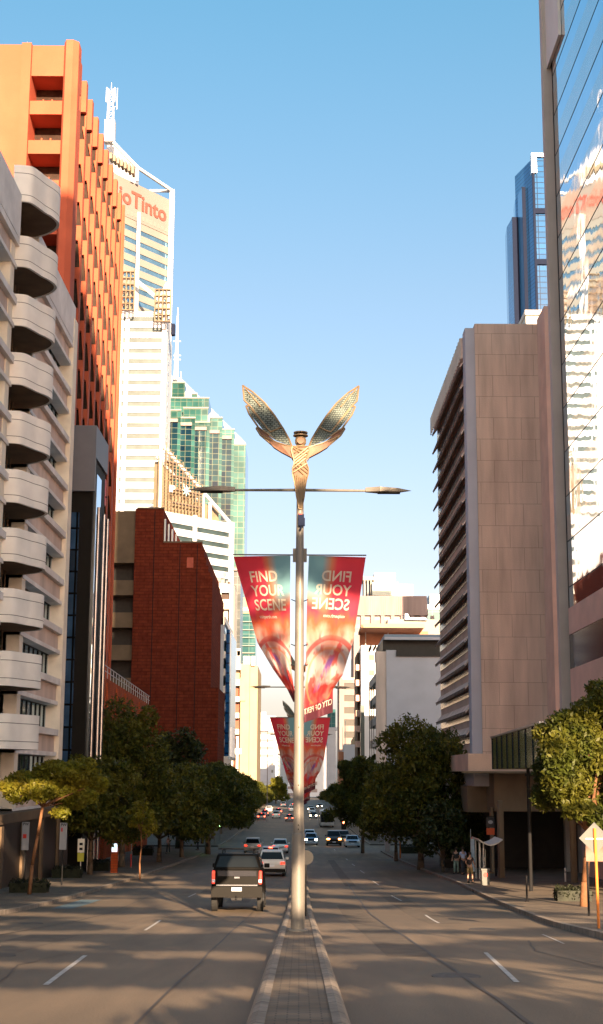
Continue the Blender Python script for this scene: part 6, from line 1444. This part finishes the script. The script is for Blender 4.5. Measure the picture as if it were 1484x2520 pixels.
# ================= people =================
def skinned(name, joints, edges, m, parent, root=0, sub=1):
    me = bpy.data.meshes.new(name); me.from_pydata([j[:3] for j in joints], edges, []); o = bpy.data.objects.new(name, me); C.objects.link(o)
    md = o.modifiers.new('s', 'SKIN'); md.use_smooth_shade = True
    for v, j in zip(me.skin_vertices[0].data, joints): v.radius = (j[3], j[4] if len(j) > 4 else j[3])
    me.skin_vertices[0].data[root].use_root = True
    sd = o.modifiers.new('d', 'SUBSURF'); sd.levels = sd.render_levels = sub
    dg = bpy.context.evaluated_depsgraph_get(); me2 = bpy.data.meshes.new_from_object(o.evaluated_get(dg)); bpy.data.objects.remove(o)
    me2.materials.clear(); me2.materials.append(M[m] if isinstance(m, str) else m)
    for p in me2.polygons: p.use_smooth = True
    o = bpy.data.objects.new(name, me2); C.objects.link(o); o.parent = parent; return o
def person(label, loc, rz, shirt, trousers, h=1.72, shorts=False, stride=0., bend=.1, hair='hair'):
    r = thing('person', label, 'person', (loc[0], loc[1], gr(loc[1])+.14), None, rz); k = h/1.72
    J = []; E = []
    def j(x, y, z, a, b=None, p=None):
        J.append((x*k, y*k, z*k, a*k, (b or a)*k)); i = len(J)-1
        if p is not None: E.append((p, i))
        return i
    pel = j(0, 0, .93, .135, .10); sp1 = j(0, -.01, 1.12, .125, .095, pel); ch = j(0, 0, 1.32, .15, .105, sp1); nk = j(0, .01, 1.46, .055, None, ch); h0 = j(0, .03, 1.56, .07, .085, nk); h1 = j(0, .03, 1.66, .068, .082, h0)
    feet = []
    arms = []
    for s in (-1, 1):
        hp = j(s*.09, 0, .86, .085, .09, pel); kn = j(s*.10, s*stride*.5+.02, .49, .058, None, hp); an = j(s*.10, s*stride, .09, .038, None, kn); to = j(s*.12, s*stride+.15, .03, .035, .028, an); feet.append((hp, kn, an))
        sh = j(s*.18, 0, 1.40, .052, None, ch); el = j(s*.25, -.02, 1.13, .040, None, sh); wr_ = j(s*.24, .12+bend*.5, .90+bend, .026, None, el); pm = j(s*.23, .16+bend*.6, .84+bend, .036, .018, wr_); arms.append((sh, el, wr_))
        for q in range(4):
            ox = (-.027+q*.018); l_ = (.055, .065, .06, .045)[q]
            f1 = j(s*.23+ox, .19+bend*.6, .80+bend, .010, None, pm); j(s*.23+ox, .195+bend*.6, .80+bend-l_, .008, None, f1)
        t1 = j(s*.23-s*.045, .17+bend*.6, .83+bend, .011, None, pm); j(s*.23-s*.055, .20+bend*.6, .79+bend, .008, None, t1)
    skinned('body', J, E, 'skin', r)
    # clothing over the same joints
    g = lambda i, e: (J[i][0], J[i][1], J[i][2], J[i][3]+e, J[i][4]+e)
    js = [g(ch, .02), g(sp1, .025), g(pel, .02)]; es = [(0, 1), (1, 2)]
    for sh, el, wr_ in arms:
        a = len(js); js += [g(sh, .018), tuple((J[sh][i]*.35+J[el][i]*.65) for i in range(3))+(J[el][3]+.02, J[el][3]+.02)]; es += [(0, a), (a, a+1)]
    skinned('shirt', js, es, paint('cloth', shirt, .9, 0), r)
    js = [(0, 0, .97*k, .14*k, .11*k)]; es = []
    for hp, kn, an in feet:
        a = len(js); js += [g(hp, .015), g(kn, .025)]; es += [(0, a), (a, a+1)]
        if not shorts: js += [g(an, .03)]; es += [(a+1, a+2)]
    skinned('trousers', js, es, paint('cloth', trousers, .9, 0), r)
    m = MB(); m.lathe([(.02, 1.755*k), (.07, 1.74*k), (.092, 1.69*k), (.094, 1.63*k), (.085, 1.59*k)], 0, .015, 14); m.build('hair', hair, r, smooth=True, world=False)
    m = MB()
    for s in (-1, 1): m.box(s*.10*k-.045, s*.10*k+.055, s*stride*k-.07, s*stride*k+.2, -.005, .07)
    m.build('shoes', 'black', r, bevel=.02, world=False)
    m = MB(); m.lathe([(.004, .128), (.014, .120), (.018, .105)], 0, 1.60*k, 6, 'z') if False else m.box(-.012, .012, .10*k, .135*k, 1.59*k, 1.62*k)
    m.build('nose', 'skin', r, bevel=.006, world=False)
    m = MB(); [m.box(s*.032-.012, s*.032+.012, .098*k, .116*k, 1.635*k, 1.648*k) for s in (-1, 1)]; m.box(-.025, .025, .1*k, .118*k, 1.555*k, 1.563*k); m.build('facial_features', 'hair', r, world=False)
    return r
for lab, px, base, rz, sh, tr, sho, hh in (('person in a pale blue shirt and dark trousers waiting behind the bus stop sign', 1140, 2152, .4, (.42, .48, .68), (.04, .04, .05), False, 1.76),
        ('person in dark top and khaki shorts standing at the kerb by the bus stop sign', 1157, 2172, -.5, (.03, .02, .02), (.30, .22, .10), True, 1.70),
        ('person in a dark jacket and light green trousers left of the other waiting people', 1123, 2150, 2.8, (.03, .03, .03), (.22, .30, .24), False, 1.70),
        ('person in a white and pink top walking on the left footpath', 414, 2100, 2.6, (.62, .42, .42), (.03, .03, .03), False, 1.72),
        ('person in dark clothes standing left of the green signal pole', 487, 2092, 1.2, (.06, .055, .05), (.05, .045, .04), False, 1.75),
        ('person in dark clothes by the pale column under the right hand trees', 950, 2062, .5, (.03, .03, .035), (.03, .03, .03), False, 1.75),
        ('person in a pale grey top under the right hand trees beyond the side street', 941, 2060, 1.0, (.35, .35, .38), (.05, .05, .06), False, 1.70)):
    y = GY(px, base); person(lab, (XA(px, base, y), y), rz, sh, tr, hh, sho, .12)
# pale column under the right trees
Y = 150; o = thing('column', 'pale grey upright slab under the right hand trees beside two standing people', 'column', (XA(960, 2060, Y), Y, gr(Y)+.1))
m = MB(); m.box(XA(953, 2000, Y), XA(966, 2000, Y), Y+4, Y+5, gr(Y)-.1, ZA(960, 1975, Y)); m.build('shaft', 'greyblue', o)
m = MB(); m.box(XA(952, 2000, Y), XA(967, 2000, Y), Y+3.9, Y+5.1, ZA(960, 1975, Y), ZA(960, 1971, Y)); m.build('cap', 'brwngrey', o)

# ================= added foliage behind the camera, layered to break the sun into road streaks =================
rr = random.Random(23)
for lab, tx, x0, x1, ty in (('added foliage screen behind the viewer on the left kerb, breaking sun into streaks', -8.5, -9, 4.5, -10), ('added foliage screen behind the viewer on the right kerb, breaking sun into streaks', 11.5, 4.5, 21, -11)):
    bl_ = [(0, 0, 4.5, 1, 1, .6), ((x0-tx)*.5, 0, 7, 1.2, 1.2, .5), ((x1-tx)*.5, .4, 8, 1.2, 1.2, .5), ((x1-tx)*.8, -.4, 11, 1.2, 1.2, .5), ((x0-tx)*.7, .5, 11, 1, 1, .5), (0, 0, 13, 1.2, 1.2, .5)]
    for q in range(88):
        bl_.append((rr.uniform(x0, x1)-tx, rr.uniform(-1.8, 1.8), rr.uniform(2.6, 20.6)-gr(ty), rr.uniform(1.3, 4.2), rr.uniform(.25, .5), rr.uniform(.18, .42)))
    tree('street_tree', lab, 'added foliage screens behind the viewer', tx, ty, 15, 5, 7, 'leaf', 'bark', .22, n=52000, size=.2, blobs=bl_, nb=6, fork=3.4)
# ================= camera, light, sky =================
cd = bpy.data.cameras.new('camera'); cam = bpy.data.objects.new('camera', cd); C.objects.link(cam)
cd.sensor_fit = 'VERTICAL'; cd.sensor_height = 36; cd.lens = F/2520*36; cd.clip_start = .1; cd.clip_end = 20000
# rows: world axes expressed in camera axes, so this is world<-camera
cam.matrix_world = Matrix((XC, YC, ZC)).to_4x4()
bpy.context.scene.camera = cam
EL, AZ = math.radians(15), math.radians(10)
sd = bpy.data.lights.new('sun', 'SUN'); sun = bpy.data.objects.new('sun', sd); C.objects.link(sun)
sd.energy = 5.0; sd.angle = math.radians(.4); sd.color = (1, .72, .46)
dirv = Vector((-math.sin(AZ)*math.cos(EL), math.cos(AZ)*math.cos(EL), -math.sin(EL)))
sun.rotation_euler = dirv.to_track_quat('-Z', 'Y').to_euler(); sun.location = (10, -60, 60)
w = bpy.data.worlds.new('World'); bpy.context.scene.world = w; w.use_nodes = True
nt = w.node_tree; bg = nt.nodes['Background']; sk = nt.nodes.new('ShaderNodeTexSky'); sk.sky_type = 'NISHITA'; sk.sun_disc = False
sk.sun_elevation = EL; sk.sun_rotation = math.pi-AZ; sk.altitude = 20; sk.air_density = 1.0; sk.dust_density = 2.8; sk.ozone_density = 2.6
tc = nt.nodes.new('ShaderNodeTexCoord'); sx = nt.nodes.new('ShaderNodeSeparateXYZ'); nt.links.new(tc.outputs['Generated'], sx.inputs[0])
cr = nt.nodes.new('ShaderNodeValToRGB'); nt.links.new(sx.outputs[2], cr.inputs[0]); e = cr.color_ramp.elements
for p, c in ((0, (2.3, 1.9, 2.1)), (.05, (1.55, 1.2, 1.2)), (.15, (1.24, .93, .87)), (.34, (1.08, .99, .86)), (.52, (.80, 1.10, .98))):
    q = e[0] if p == 0 else e.new(p); q.color = (*[t/2.4 for t in c], 1); q.position = p
e[-1].color = (.33, .46, .41, 1)
mx = nt.nodes.new('ShaderNodeMix'); mx.data_type = 'RGBA'; mx.blend_type = 'MULTIPLY'; mx.inputs[0].default_value = 1
nt.links.new(sk.outputs[0], mx.inputs[6]); nt.links.new(cr.outputs[0], mx.inputs[7])
nt.links.new(mx.outputs[2], bg.inputs[0]); bg.inputs[1].default_value = .15
sc = bpy.context.scene; sc.view_settings.view_transform = 'Standard'; sc.view_settings.look = 'None'; sc.view_settings.exposure = 2.15; sc.view_settings.gamma = 1
sc.cycles.use_denoising = True
sc.cycles.max_bounces = 6
sc.cycles.sample_clamp_indirect = 4
